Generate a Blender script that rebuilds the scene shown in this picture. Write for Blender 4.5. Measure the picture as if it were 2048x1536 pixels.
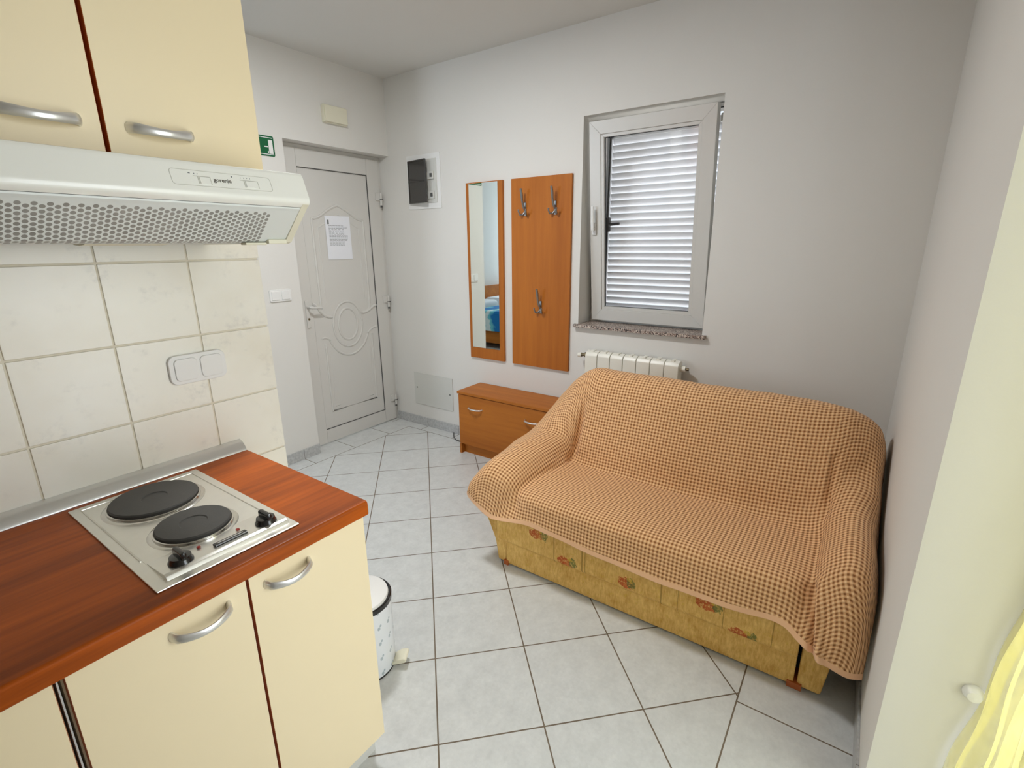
import bpy, bmesh, math, random
from mathutils import Vector, Matrix, Euler
random.seed(7)
R = math.radians
for o in list(bpy.data.objects):
    bpy.data.objects.remove(o, do_unlink=True)
SC = bpy.context.scene
COL = SC.collection

# ------------------------------------------------------------------ camera
cam_data = bpy.data.cameras.new('camera'); cam = bpy.data.objects.new('camera', cam_data); COL.objects.link(cam)
cam_data.sensor_width = 36.0; cam_data.lens = 994.225 / 2048 * 36.0
cam_data.clip_start = 0.03; cam_data.clip_end = 200
cam.matrix_world = (Matrix.Translation((0, 0, 1.4582)) @ Matrix.Rotation(R(35.16 - 90), 4, 'Z')
                    @ Matrix.Rotation(R(90 - 15.706), 4, 'X') @ Matrix.Rotation(R(-0.478), 4, 'Z'))
SC.camera = cam
# ------------------------------------------------------------------ view, world, lights
SC.view_settings.view_transform = 'Standard'; SC.view_settings.look = 'None'
SC.view_settings.gamma = 1.0; SC.view_settings.use_curve_mapping = False
SC.view_settings.exposure = 0.07
W = bpy.data.worlds.new('World'); SC.world = W; W.use_nodes = True
bg = W.node_tree.nodes['Background']; bg.inputs['Color'].default_value = (0.86, 0.93, 1.0, 1); bg.inputs['Strength'].default_value = 1.0

def area(name, loc, rot, sx, sy, power, col=(1, 1, 1)):
    l = bpy.data.lights.new(name, 'AREA'); l.shape = 'RECTANGLE'; l.size = sx; l.size_y = sy
    l.energy = power; l.color = col
    o = bpy.data.objects.new(name, l); COL.objects.link(o); o.location = loc; o.rotation_euler = rot
    return o
# daylight entering by the balcony door beside the camera, and by the bedroom window
area('daylight_balcony', (1.0, -1.25, 1.25), (R(90), 0, 0), 1.2, 2.1, 40, (0.90, 0.955, 1.0))
sun = bpy.data.lights.new('sun', 'SUN'); sun.energy = 9.0; sun.angle = R(1); sun.color = (1.0, 0.96, 0.9)
suno = bpy.data.objects.new('sun', sun); COL.objects.link(suno); suno.rotation_euler = Vector((0.70, 0.35, 0.85)).to_track_quat('Z', 'Y').to_euler()
area('daylight_bedroom', (-3.15, 4.7, 1.6), (0, R(-90), 0), 1.3, 0.9, 60, (0.78, 0.88, 1.0))

# ------------------------------------------------------------------ materials
def lin(c):
    return tuple(((x / 255) / 12.92 if x / 255 <= 0.04045 else ((x / 255 + 0.055) / 1.055) ** 2.4) for x in c)
def newmat(name):
    m = bpy.data.materials.new(name); m.use_nodes = True
    nt = m.node_tree; return m, nt, nt.nodes['Principled BSDF']
def N(nt, t, **kw):
    n = nt.nodes.new(t)
    for k, v in kw.items(): setattr(n, k, v)
    return n
def setin(n, **kw):
    for k, v in kw.items():
        n.inputs[k.replace('_', ' ')].default_value = v
def math_(nt, op, a, b=None, c=None):
    n = nt.nodes.new('ShaderNodeMath'); n.operation = op
    for i, v in enumerate((a, b, c)):
        if v is None: continue
        if isinstance(v, (int, float)): n.inputs[i].default_value = v
        else: nt.links.new(v, n.inputs[i])
    return n.outputs[0]
def mix(nt, f, a, b):
    n = nt.nodes.new('ShaderNodeMix'); n.data_type = 'RGBA'
    for s, v in ((n.inputs[0], f), (n.inputs[6], a), (n.inputs[7], b)):
        if isinstance(v, (int, float)): s.default_value = v
        elif isinstance(v, tuple): s.default_value = (*v[:3], 1)
        else: nt.links.new(v, s)
    return n.outputs[2]
def bump(nt, bs, h, strength=0.3, dist=0.002):
    b = nt.nodes.new('ShaderNodeBump'); b.inputs['Strength'].default_value = strength; b.inputs['Distance'].default_value = dist
    nt.links.new(h, b.inputs['Height']); nt.links.new(b.outputs[0], bs.inputs['Normal'])
def noise(nt, vec, scale, detail=4, rough=0.55):
    n = nt.nodes.new('ShaderNodeTexNoise'); n.inputs['Scale'].default_value = scale
    n.inputs['Detail'].default_value = detail; n.inputs['Roughness'].default_value = rough
    if vec is not None: nt.links.new(vec, n.inputs['Vector'])
    return n.outputs['Fac']
def ramp(nt, f, a, b):
    n = nt.nodes.new('ShaderNodeMapRange'); n.inputs[1].default_value = a; n.inputs[2].default_value = b; n.clamp = True
    nt.links.new(f, n.inputs[0]); return n.outputs[0]
def objc(nt): return nt.nodes.new('ShaderNodeTexCoord').outputs['Object']

def plain(name, rgb, rough=0.5, metal=0.0, var=0.03, scale=8, bmp=0, bscale=200, coat=0, spec=0.5):
    m, nt, bs = newmat(name); c = lin(rgb)
    v = objc(nt); f = noise(nt, v, scale)
    d = tuple(x * (1 - var) for x in c); l = tuple(min(1, x * (1 + var)) for x in c)
    nt.links.new(mix(nt, f, d, l), bs.inputs['Base Color'])
    bs.inputs['Roughness'].default_value = rough; bs.inputs['Metallic'].default_value = metal
    bs.inputs['Coat Weight'].default_value = coat; bs.inputs['Specular IOR Level'].default_value = spec
    if bmp: bump(nt, bs, noise(nt, v, bscale, 3), bmp, 0.001)
    return m

def wood(name, dark, light, axis, rough=0.35, fine=60, stretch=22, coat=0.0, spec=0.3):
    m, nt, bs = newmat(name); v = objc(nt)
    mp = N(nt, 'ShaderNodeMapping'); s = [1.0, 1.0, 1.0]; s['xyz'.index(axis)] = 1.0 / stretch
    mp.inputs['Scale'].default_value = s; nt.links.new(v, mp.inputs['Vector'])
    f1 = noise(nt, mp.outputs[0], fine, 6, 0.6); f2 = noise(nt, mp.outputs[0], fine / 6, 4, 0.5)
    f = math_(nt, 'ADD', math_(nt, 'MULTIPLY', f1, 0.4), math_(nt, 'MULTIPLY', f2, 0.6))
    f = ramp(nt, f, 0.32, 0.68)
    nt.links.new(mix(nt, f, lin(dark), lin(light)), bs.inputs['Base Color'])
    bs.inputs['Roughness'].default_value = rough; bs.inputs['Coat Weight'].default_value = coat
    bs.inputs['Coat Roughness'].default_value = 0.15; bs.inputs['Specular IOR Level'].default_value = spec
    bump(nt, bs, f1, 0.08, 0.0005)
    return m

M = {}
M['wall'] = plain('wall_paint', (228, 226, 221), 0.85, var=0.015, scale=3, bmp=0.25, bscale=120, spec=0.2)
M['ceiling'] = plain('ceiling_paint', (222, 220, 215), 0.9, var=0.015, scale=2, bmp=0.2, bscale=150, spec=0.2)
M['pvc'] = plain('white_pvc', (214, 212, 207), 0.28, var=0.01)
M['whiteplastic'] = plain('white_plastic', (238, 238, 236), 0.35, var=0.01)
M['greyplate'] = plain('pale_grey_plate', (214, 214, 208), 0.45, var=0.02)
M['creamplastic'] = plain('aged_cream_plastic', (232, 228, 206), 0.45, var=0.02)
M['hoodwhite'] = plain('hood_enamel', (246, 246, 238), 0.3, var=0.01, coat=0.3)
M['cream'] = plain('cream_laminate', (246, 229, 191), 0.38, var=0.012, scale=4)
M['cream_door'] = M['cream']
M['edging'] = plain('orange_edge_band', (190, 98, 36), 0.4, var=0.08)
M['darkgap'] = plain('dark_brown', (45, 24, 14), 0.6)
M['beech_v'] = wood('beech_vertical', (160, 88, 20), (192, 114, 36), 'z', 0.5, 34, 16)
M['beech_h'] = wood('beech_horizontal', (158, 88, 22), (194, 118, 40), 'y', 0.5, 34, 16)
M['worktop'] = wood('cherry_worktop', (126, 56, 8), (218, 106, 20), 'x', 0.38, 46, 14, spec=0.2)
M['steel'] = plain('brushed_steel', (232, 230, 222), 0.3, metal=0.85, var=0.05, scale=30)
M['alu'] = plain('satin_aluminium', (226, 226, 224), 0.30, metal=0.75, var=0.03)
M['chrome'] = plain('chrome', (215, 213, 208), 0.15, metal=1.0, var=0.02)
M['iron'] = plain('black_cast_iron', (62, 60, 57), 0.5, var=0.15, scale=40, bmp=0.2, bscale=300)
M['hook'] = plain('worn_nickel', (150, 150, 150), 0.38, metal=0.8, var=0.05)
M['black'] = plain('black_plastic', (14, 13, 13), 0.22, coat=0.4)
M['darkmetal'] = plain('dark_bronze', (36, 26, 24), 0.4, metal=0.3)
M['red'] = plain('red_lens', (150, 34, 22), 0.2)
M['radiator'] = plain('radiator_enamel', (240, 238, 226), 0.35, var=0.01)
M['brass'] = plain('dull_brass', (120, 108, 84), 0.4, metal=0.8, var=0.1)
M['smoke'] = plain('smoked_plastic', (48, 46, 44), 0.18, var=0.1, coat=0.5)
M['paper'] = plain('paper', (238, 240, 246), 0.8, var=0.01)
M['ink'] = plain('grey_print', (120, 122, 124), 0.8)
M['logo'] = plain('dark_print', (62, 50, 30), 0.6)
M['outline'] = plain('grey_groove', (196, 194, 182), 0.6)
M['green'] = plain('sign_green', (10, 96, 56), 0.4)
M['gasket'] = plain('grey_gasket', (86, 86, 84), 0.6)
M['gasket_dark'] = plain('dark_gasket', (40, 44, 50), 0.5)
M['sheet'] = plain('white_linen', (232, 236, 240), 0.9)
M['footwood'] = plain('sofa_foot_wood', (176, 92, 38), 0.4, var=0.1)
M['mirror'] = plain('mirror_glass', (238, 244, 240), 0.01, metal=1.0, var=0.0)
M['concrete'] = plain('pale_terrace_concrete', (205, 203, 198), 0.9, var=0.06)

def glass_mat():
    m, nt, bs = newmat('window_glass')
    nt.nodes.remove(bs); out = nt.nodes['Material Output']
    tr = N(nt, 'ShaderNodeBsdfTransparent'); gl = N(nt, 'ShaderNodeBsdfGlossy'); gl.inputs['Roughness'].default_value = 0.02
    fr = N(nt, 'ShaderNodeFresnel'); fr.inputs['IOR'].default_value = 1.45
    mx = N(nt, 'ShaderNodeMixShader'); nt.links.new(fr.outputs[0], mx.inputs[0])
    nt.links.new(tr.outputs[0], mx.inputs[1]); nt.links.new(gl.outputs[0], mx.inputs[2]); nt.links.new(mx.outputs[0], out.inputs[0])
    return m
M['glass'] = glass_mat()

def shutter_mat():
    m, nt, bs = newmat('white_shutter_enamel')
    bs.inputs['Base Color'].default_value = (*lin((240, 242, 246)), 1); bs.inputs['Roughness'].default_value = 0.4
    v = objc(nt); nt.links.new(mix(nt, noise(nt, v, 5), lin((236, 238, 243)), lin((244, 246, 250))), bs.inputs['Base Color'])
    return m
M['shutter'] = shutter_mat()

def curtain_mat():
    m, nt, bs = newmat('sheer_yellow_voile')
    out = nt.nodes['Material Output']; nt.nodes.remove(bs)
    v = objc(nt); f = noise(nt, v, 14, 3)
    c = mix(nt, f, lin((240, 228, 130)), lin((250, 244, 186)))
    d = N(nt, 'ShaderNodeBsdfDiffuse'); t = N(nt, 'ShaderNodeBsdfTranslucent'); tp = N(nt, 'ShaderNodeBsdfTransparent')
    nt.links.new(c, d.inputs[0]); nt.links.new(c, t.inputs[0]); tp.inputs[0].default_value = (1, 0.98, 0.85, 1)
    a = N(nt, 'ShaderNodeMixShader'); a.inputs[0].default_value = 0.45
    nt.links.new(d.outputs[0], a.inputs[1]); nt.links.new(t.outputs[0], a.inputs[2])
    b = N(nt, 'ShaderNodeMixShader')
    wv = N(nt, 'ShaderNodeTexWave'); wv.inputs['Scale'].default_value = 9; wv.inputs['Distortion'].default_value = 3
    nt.links.new(v, wv.inputs['Vector'])
    nt.links.new(ramp(nt, wv.outputs['Fac'], -1.6, 2.0), b.inputs[0])
    nt.links.new(a.outputs[0], b.inputs[1]); nt.links.new(tp.outputs[0], b.inputs[2])
    nt.links.new(b.outputs[0], out.inputs[0])
    return m
M['curtain'] = curtain_mat()

def granite_mat():
    m, nt, bs = newmat('speckled_granite'); v = objc(nt)
    vo = N(nt, 'ShaderNodeTexVoronoi'); vo.inputs['Scale'].default_value = 190; nt.links.new(v, vo.inputs['Vector'])
    sp = N(nt, 'ShaderNodeSeparateColor'); nt.links.new(vo.outputs['Color'], sp.inputs[0])
    c = mix(nt, ramp(nt, sp.outputs[0], 0.3, 0.75), lin((132, 110, 100)), lin((206, 194, 182)))
    c = mix(nt, ramp(nt, sp.outputs[1], 0.78, 0.82), c, lin((52, 46, 44)))
    nt.links.new(c, bs.inputs['Base Color']); bs.inputs['Roughness'].default_value = 0.4
    return m
M['granite'] = granite_mat()

def wave_grid(nt, s, pitch, off, half):
    """1 where |distance to a joint| < half"""
    a = math_(nt, 'DIVIDE', math_(nt, 'SUBTRACT', s, off), pitch)
    fr = math_(nt, 'SUBTRACT', a, math_(nt, 'ROUND', a))
    d = math_(nt, 'MULTIPLY', math_(nt, 'ABSOLUTE', fr), pitch)
    return math_(nt, 'LESS_THAN', d, half), math_(nt, 'ROUND', math_(nt, 'SUBTRACT', a, 0.5))
def line_at(nt, s, off, half):
    return math_(nt, 'LESS_THAN', math_(nt, 'ABSOLUTE', math_(nt, 'SUBTRACT', s, off)), half)

def floor_mat():
    m, nt, bs = newmat('floor_tiles'); v = objc(nt)
    sp = N(nt, 'ShaderNodeSeparateXYZ'); nt.links.new(v, sp.inputs[0]); X, Y = sp.outputs[0], sp.outputs[1]
    # diagonal field: joints through (2.4436, 2.4886)
    k = 1 / math.sqrt(2)
    u = math_(nt, 'MULTIPLY', math_(nt, 'SUBTRACT', X, Y), k); w = math_(nt, 'MULTIPLY', math_(nt, 'ADD', X, Y), k)
    hw = 0.0024
    g1, i1 = wave_grid(nt, u, 0.33, (2.4436 - 2.4886) * k, hw); g2, i2 = wave_grid(nt, w, 0.33, (2.4436 + 2.4886) * k, hw)
    diag = math_(nt, 'MAXIMUM', g1, g2)
    s1, j1 = wave_grid(nt, X, 0.3365, 2.1535, hw); s2, j2 = wave_grid(nt, Y, 0.3365, 2.82, hw)
    inx = math_(nt, 'LESS_THAN', X, 2.695); iny = math_(nt, 'LESS_THAN', Y, 2.955); inr = math_(nt, 'GREATER_THAN', Y, 0.147)
    inside = math_(nt, 'MULTIPLY', math_(nt, 'MULTIPLY', inx, iny), inr)
    bord = math_(nt, 'MAXIMUM', math_(nt, 'MULTIPLY', line_at(nt, X, 2.695, hw), math_(nt, 'MULTIPLY', math_(nt, 'LESS_THAN', Y, 2.957), inr)),
                 math_(nt, 'MULTIPLY', math_(nt, 'MAXIMUM', line_at(nt, Y, 2.955, hw), line_at(nt, Y, 0.147, hw)), math_(nt, 'LESS_THAN', X, 2.697)))
    # outside: in the strips the cross joints run one way only
    strip_x = math_(nt, 'SUBTRACT', 1, inx)   # along the window wall: joints at Y steps
    outer = mix_f(nt, strip_x, s1, s2)
    g = math_(nt, 'MAXIMUM', mix_f(nt, inside, outer, diag), bord)
    cell = mix_f(nt, inside, math_(nt, 'ADD', j1, math_(nt, 'MULTIPLY', j2, 3)), math_(nt, 'ADD', math_(nt, 'MULTIPLY', i1, 7.3), math_(nt, 'MULTIPLY', i2, 3.1)))
    wn = N(nt, 'ShaderNodeTexWhiteNoise', noise_dimensions='1D'); nt.links.new(cell, wn.inputs['W'])
    n1 = noise(nt, v, 16, 6, 0.65); n2 = noise(nt, v, 70, 4, 0.6)
    f = math_(nt, 'ADD', math_(nt, 'MULTIPLY', n1, 0.65), math_(nt, 'MULTIPLY', n2, 0.35)); f = ramp(nt, f, 0.35, 0.65)
    c = mix(nt, f, lin((203, 205, 203)), lin((222, 224, 222)))
    c = mix(nt, math_(nt, 'MULTIPLY', wn.outputs[0], 0.12), c, lin((196, 199, 200)))
    gr = mix(nt, noise(nt, v, 5), lin((92, 76, 58)), lin((132, 120, 104)))
    c = mix(nt, g, c, gr)
    nt.links.new(c, bs.inputs['Base Color'])
    nt.links.new(mix_f(nt, g, 0.30, 0.9), bs.inputs['Roughness'])
    bump(nt, bs, math_(nt, 'SUBTRACT', math_(nt, 'MULTIPLY', n2, 0.05), g), 0.5, 0.0015)
    return m
def mix_f(nt, f, a, b):
    n = nt.nodes.new('ShaderNodeMix'); n.data_type = 'FLOAT'
    for s, v in ((n.inputs[0], f), (n.inputs[2], a), (n.inputs[3], b)):
        if isinstance(v, (int, float)): s.default_value = v
        else: nt.links.new(v, s)
    return n.outputs[0]
M['floor'] = floor_mat()

def skirt_mat(axis, off):
    m, nt, bs = newmat('baseboard_tile_' + axis); v = objc(nt)
    sp = N(nt, 'ShaderNodeSeparateXYZ'); nt.links.new(v, sp.inputs[0])
    g, _ = wave_grid(nt, sp.outputs['XYZ'.index(axis.upper())], 0.3365, off, 0.0018)
    c = mix(nt, ramp(nt, noise(nt, v, 60, 4), 0.35, 0.65), lin((174, 175, 175)), lin((198, 199, 198)))
    c = mix(nt, g, c, lin((128, 124, 118))); nt.links.new(c, bs.inputs['Base Color']); bs.inputs['Roughness'].default_value = 0.35
    return m

def walltile_mat():
    m, nt, bs = newmat('glazed_wall_tile'); v = objc(nt)
    a = noise(nt, v, 9, 5, 0.6); b = noise(nt, v, 45, 4, 0.7)
    f = math_(nt, 'MULTIPLY', ramp(nt, a, 0.52, 0.7), ramp(nt, b, 0.45, 0.7))
    c = mix(nt, f, lin((246, 244, 234)), lin((212, 211, 207)))
    c = mix(nt, math_(nt, 'MULTIPLY', ramp(nt, noise(nt, v, 5, 3), 0.4, 0.7), 0.4), c, lin((232, 224, 204)))
    nt.links.new(c, bs.inputs['Base Color']); bs.inputs['Roughness'].default_value = 0.32
    bump(nt, bs, noise(nt, v, 18, 4), 0.35, 0.0015)
    return m
M['walltile'] = walltile_mat()
M['grout'] = plain('cream_grout', (228, 221, 203), 0.9, var=0.06, scale=30)

def filter_mat():
    """enamel sheet with staggered round holes; UV in metres"""
    m, nt, bs = newmat('perforated_filter'); tc = N(nt, 'ShaderNodeTexCoord'); sp = N(nt, 'ShaderNodeSeparateXYZ')
    nt.links.new(tc.outputs['UV'], sp.inputs[0]); U, V = sp.outputs[0], sp.outputs[1]
    px = 0.0193; py = px / math.sqrt(3); r = 0.0042
    def dots(ou, ov):
        a = math_(nt, 'DIVIDE', math_(nt, 'ADD', U, ou), px); b = math_(nt, 'DIVIDE', math_(nt, 'ADD', V, ov), py)
        da = math_(nt, 'MULTIPLY', math_(nt, 'SUBTRACT', a, math_(nt, 'ROUND', a)), px)
        db = math_(nt, 'MULTIPLY', math_(nt, 'SUBTRACT', b, math_(nt, 'ROUND', b)), py)
        return math_(nt, 'SQRT', math_(nt, 'ADD', math_(nt, 'MULTIPLY', da, da), math_(nt, 'MULTIPLY', db, db)))
    def seth(ou, ov, umax, vmin):
        h_ = math_(nt, 'LESS_THAN', dots(ou, ov), r)
        return math_(nt, 'MULTIPLY', math_(nt, 'MULTIPLY', h_, math_(nt, 'LESS_THAN', U, umax)), math_(nt, 'MULTIPLY', math_(nt, 'GREATER_THAN', V, vmin), math_(nt, 'LESS_THAN', V, 0.158)))
    hole = math_(nt, 'MAXIMUM', seth(0, 0, 73.5 * px, 1.5 * py), seth(px / 2, py / 2, 74 * px, 2 * py))
    dk = mix(nt, noise(nt, tc.outputs['Object'], 22, 2), lin((122, 120, 112)), lin((172, 170, 164)))
    nt.links.new(mix(nt, hole, lin((226, 230, 226)), dk), bs.inputs['Base Color']); bs.inputs['Roughness'].default_value = 0.4
    bump(nt, bs, math_(nt, 'SUBTRACT', 1, hole), 0.6, 0.002)
    return m
M['filter'] = filter_mat()

def throw_mat():
    m, nt, bs = newmat('waffle_weave_throw'); tc = N(nt, 'ShaderNodeTexCoord'); sp = N(nt, 'ShaderNodeSeparateXYZ')
    nt.links.new(tc.outputs['UV'], sp.inputs[0])
    P = 0.0148
    def tri(s):
        a = math_(nt, 'DIVIDE', s, P); return math_(nt, 'MULTIPLY', math_(nt, 'ABSOLUTE', math_(nt, 'SUBTRACT', a, math_(nt, 'ROUND', a))), 2)
    a = ramp(nt, tri(sp.outputs[0]), 0.3, 0.7); b = ramp(nt, tri(sp.outputs[1]), 0.3, 0.7)
    dark = math_(nt, 'MULTIPLY', a, b); light = math_(nt, 'MULTIPLY', math_(nt, 'SUBTRACT', 1, a), math_(nt, 'SUBTRACT', 1, b))
    big = noise(nt, tc.outputs['Object'], 3, 3)
    mid = mix(nt, big, lin((216, 162, 112)), lin((228, 178, 128)))
    c = mix(nt, dark, mid, lin((146, 96, 58))); c = mix(nt, light, c, lin((248, 206, 156)))
    # plain hem band: attribute painted on the rim
    at = N(nt, 'ShaderNodeAttribute'); at.attribute_name = 'hem'
    hem = math_(nt, 'GREATER_THAN', at.outputs['Fac'], 0.5)
    c = mix(nt, hem, c, lin((242, 194, 152)))
    nt.links.new(c, bs.inputs['Base Color']); bs.inputs['Roughness'].default_value = 0.95; bs.inputs['Specular IOR Level'].default_value = 0.15
    bs.inputs['Sheen Weight'].default_value = 0.15
    h = math_(nt, 'MULTIPLY', math_(nt, 'SUBTRACT', light, dark), math_(nt, 'SUBTRACT', 1, hem))
    bump(nt, bs, h, 0.5, 0.002)
    return m
M['throw'] = throw_mat()

def sofa_mat(name, motifs):
    m, nt, bs = newmat(name); v = objc(nt); sp = N(nt, 'ShaderNodeSeparateXYZ'); nt.links.new(v, sp.inputs[0])
    Y, Z = sp.outputs[1], sp.outputs[2]
    mp = N(nt, 'ShaderNodeMapping'); mp.inputs['Scale'].default_value = (1, 1, 0.25); nt.links.new(v, mp.inputs['Vector'])
    f = math_(nt, 'ADD', math_(nt, 'MULTIPLY', noise(nt, mp.outputs[0], 120, 4, 0.7), 0.6), math_(nt, 'MULTIPLY', noise(nt, v, 22, 4, 0.6), 0.4))
    c = mix(nt, ramp(nt, f, 0.35, 0.66), lin((206, 156, 78)), lin((244, 206, 128)))
    c = mix(nt, math_(nt, 'MULTIPLY', ramp(nt, noise(nt, v, 60, 3, 0.7), 0.58, 0.7), 0.5), c, lin((218, 180, 72)))
    h = f
    if motifs:
        # quilt-like seams
        sm = None
        for y0, wdt in ((0.931, 0.0025), (0.797, 0.003), (0.783, 0.0015), (0.463, 0.003), (0.40, 0.0012), (0.24, 0.0015), (0.083, 0.0016)):
            l = line_at(nt, Y, y0, wdt); sm = l if sm is None else math_(nt, 'MAXIMUM', sm, l)
        c = mix(nt, math_(nt, 'MULTIPLY', sm, 0.55), c, lin((120, 92, 40)))
        wob = math_(nt, 'MULTIPLY', math_(nt, 'SUBTRACT', noise(nt, v, 45, 3, 0.7), 0.5), 0.035)
        for (y0, z0, ry, rz, col) in motifs:
            dy = math_(nt, 'DIVIDE', math_(nt, 'ADD', math_(nt, 'SUBTRACT', Y, y0), wob), ry)
            dz = math_(nt, 'DIVIDE', math_(nt, 'ADD', math_(nt, 'SUBTRACT', Z, z0), wob), rz)
            d = math_(nt, 'ADD', math_(nt, 'MULTIPLY', dy, dy), math_(nt, 'MULTIPLY', dz, dz))
            k = math_(nt, 'MULTIPLY', math_(nt, 'LESS_THAN', d, 1.0), ramp(nt, noise(nt, v, 110, 3, 0.7), 0.36, 0.5))
            c = mix(nt, math_(nt, 'MULTIPLY', k, 0.85), c, lin(col))
        h = math_(nt, 'SUBTRACT', math_(nt, 'MULTIPLY', f, 0.5), sm)
    nt.links.new(c, bs.inputs['Base Color']); bs.inputs['Roughness'].default_value = 0.9; bs.inputs['Specular IOR Level'].default_value = 0.2
    bump(nt, bs, h, 0.4, 0.0015)
    return m
RD, GN, OR, YL = (186, 70, 40), (108, 118, 66), (206, 110, 62), (214, 176, 70)
mot = []
for (y0, z0, sg) in ((1.010, 0.238, 1), (0.868, 0.156, 1), (0.598, 0.168, 0.5), (0.292, 0.212, 1), (0.171, 0.140, 1)):
    mot += [(y0 + 0.014 * sg, z0 - 0.002, 0.033, 0.024, RD), (y0 - 0.004, z0 - 0.013, 0.020, 0.012, OR), (y0 - 0.028 * sg, z0 + 0.002, 0.018, 0.023, GN), (y0 - 0.012, z0 + 0.016, 0.010, 0.008, YL)]
M['sofa_plain'] = sofa_mat('mustard_chenille', None)
M['sofa_motif'] = sofa_mat('mustard_quilted_chenille', mot)

def duvet_mat():
    m, nt, bs = newmat('turquoise_striped_bedding'); v = objc(nt)
    n = noise(nt, v, 3.5, 3); sp = N(nt, 'ShaderNodeSeparateXYZ'); nt.links.new(v, sp.inputs[0])
    s = math_(nt, 'ADD', sp.outputs[1], math_(nt, 'MULTIPLY', n, 0.5))
    w = math_(nt, 'SINE', math_(nt, 'MULTIPLY', s, 14))
    c = mix(nt, ramp(nt, w, -0.4, 0.4), lin((20, 120, 190)), lin((110, 200, 214)))
    c = mix(nt, ramp(nt, w, 0.7, 0.9), c, lin((222, 238, 240)))
    nt.links.new(c, bs.inputs['Base Color']); bs.inputs['Roughness'].default_value = 0.9
    return m
M['duvet'] = duvet_mat()

def bin_mat():
    m, nt, bs = newmat('white_enamel_small_flowers'); tc = N(nt, 'ShaderNodeTexCoord'); sp = N(nt, 'ShaderNodeSeparateXYZ')
    nt.links.new(tc.outputs['UV'], sp.inputs[0]); U, V = sp.outputs[0], sp.outputs[1]
    def blobs(pu, pv, ou, ov, ru, rv):
        a = math_(nt, 'DIVIDE', math_(nt, 'SUBTRACT', U, ou), pu); b = math_(nt, 'DIVIDE', math_(nt, 'SUBTRACT', V, ov), pv)
        da = math_(nt, 'DIVIDE', math_(nt, 'MULTIPLY', math_(nt, 'SUBTRACT', a, math_(nt, 'ROUND', a)), pu), ru)
        db = math_(nt, 'DIVIDE', math_(nt, 'MULTIPLY', math_(nt, 'SUBTRACT', b, math_(nt, 'ROUND', b)), pv), rv)
        return math_(nt, 'LESS_THAN', math_(nt, 'ADD', math_(nt, 'MULTIPLY', da, da), math_(nt, 'MULTIPLY', db, db)), 1)
    f = math_(nt, 'MAXIMUM', blobs(0.044, 0.062, 0, 0.02, 0.0055, 0.007), blobs(0.044, 0.062, 0.007, 0.029, 0.004, 0.005))
    c = mix(nt, math_(nt, 'MULTIPLY', f, 0.55), lin((236, 240, 244)), lin((116, 142, 152)))
    nt.links.new(c, bs.inputs['Base Color']); bs.inputs['Roughness'].default_value = 0.25
    return m
M['bin'] = bin_mat()

# ------------------------------------------------------------------ mesh helpers
def tag(o, label=None, cat=None, group=None, kind=None):
    if label: o['label'] = label
    if cat: o['category'] = cat
    if group: o['group'] = group
    if kind: o['kind'] = kind
    return o
def link(name, me, mats, parent=None, smooth=False, auto=None):
    o = bpy.data.objects.new(name, me); COL.objects.link(o)
    if not isinstance(mats, (list, tuple)): mats = [mats]
    for m in mats: me.materials.append(M[m] if isinstance(m, str) else m)
    if smooth or auto:
        for p in me.polygons: p.use_smooth = True
    if auto:
        me.set_sharp_from_angle(angle=R(auto))
        wnm = o.modifiers.new('weighted', 'WEIGHTED_NORMAL'); wnm.keep_sharp = True; wnm.weight = 100
    if parent is not None:
        o.parent = parent; o.matrix_parent_inverse = Matrix.Translation(parent.location).inverted()
    return o
def empty(name, loc, label=None, cat=None, group=None, kind=None):
    o = bpy.data.objects.new(name, None); COL.objects.link(o); o.location = loc; o.empty_display_size = 0.05
    return tag(o, label, cat, group, kind)

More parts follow.
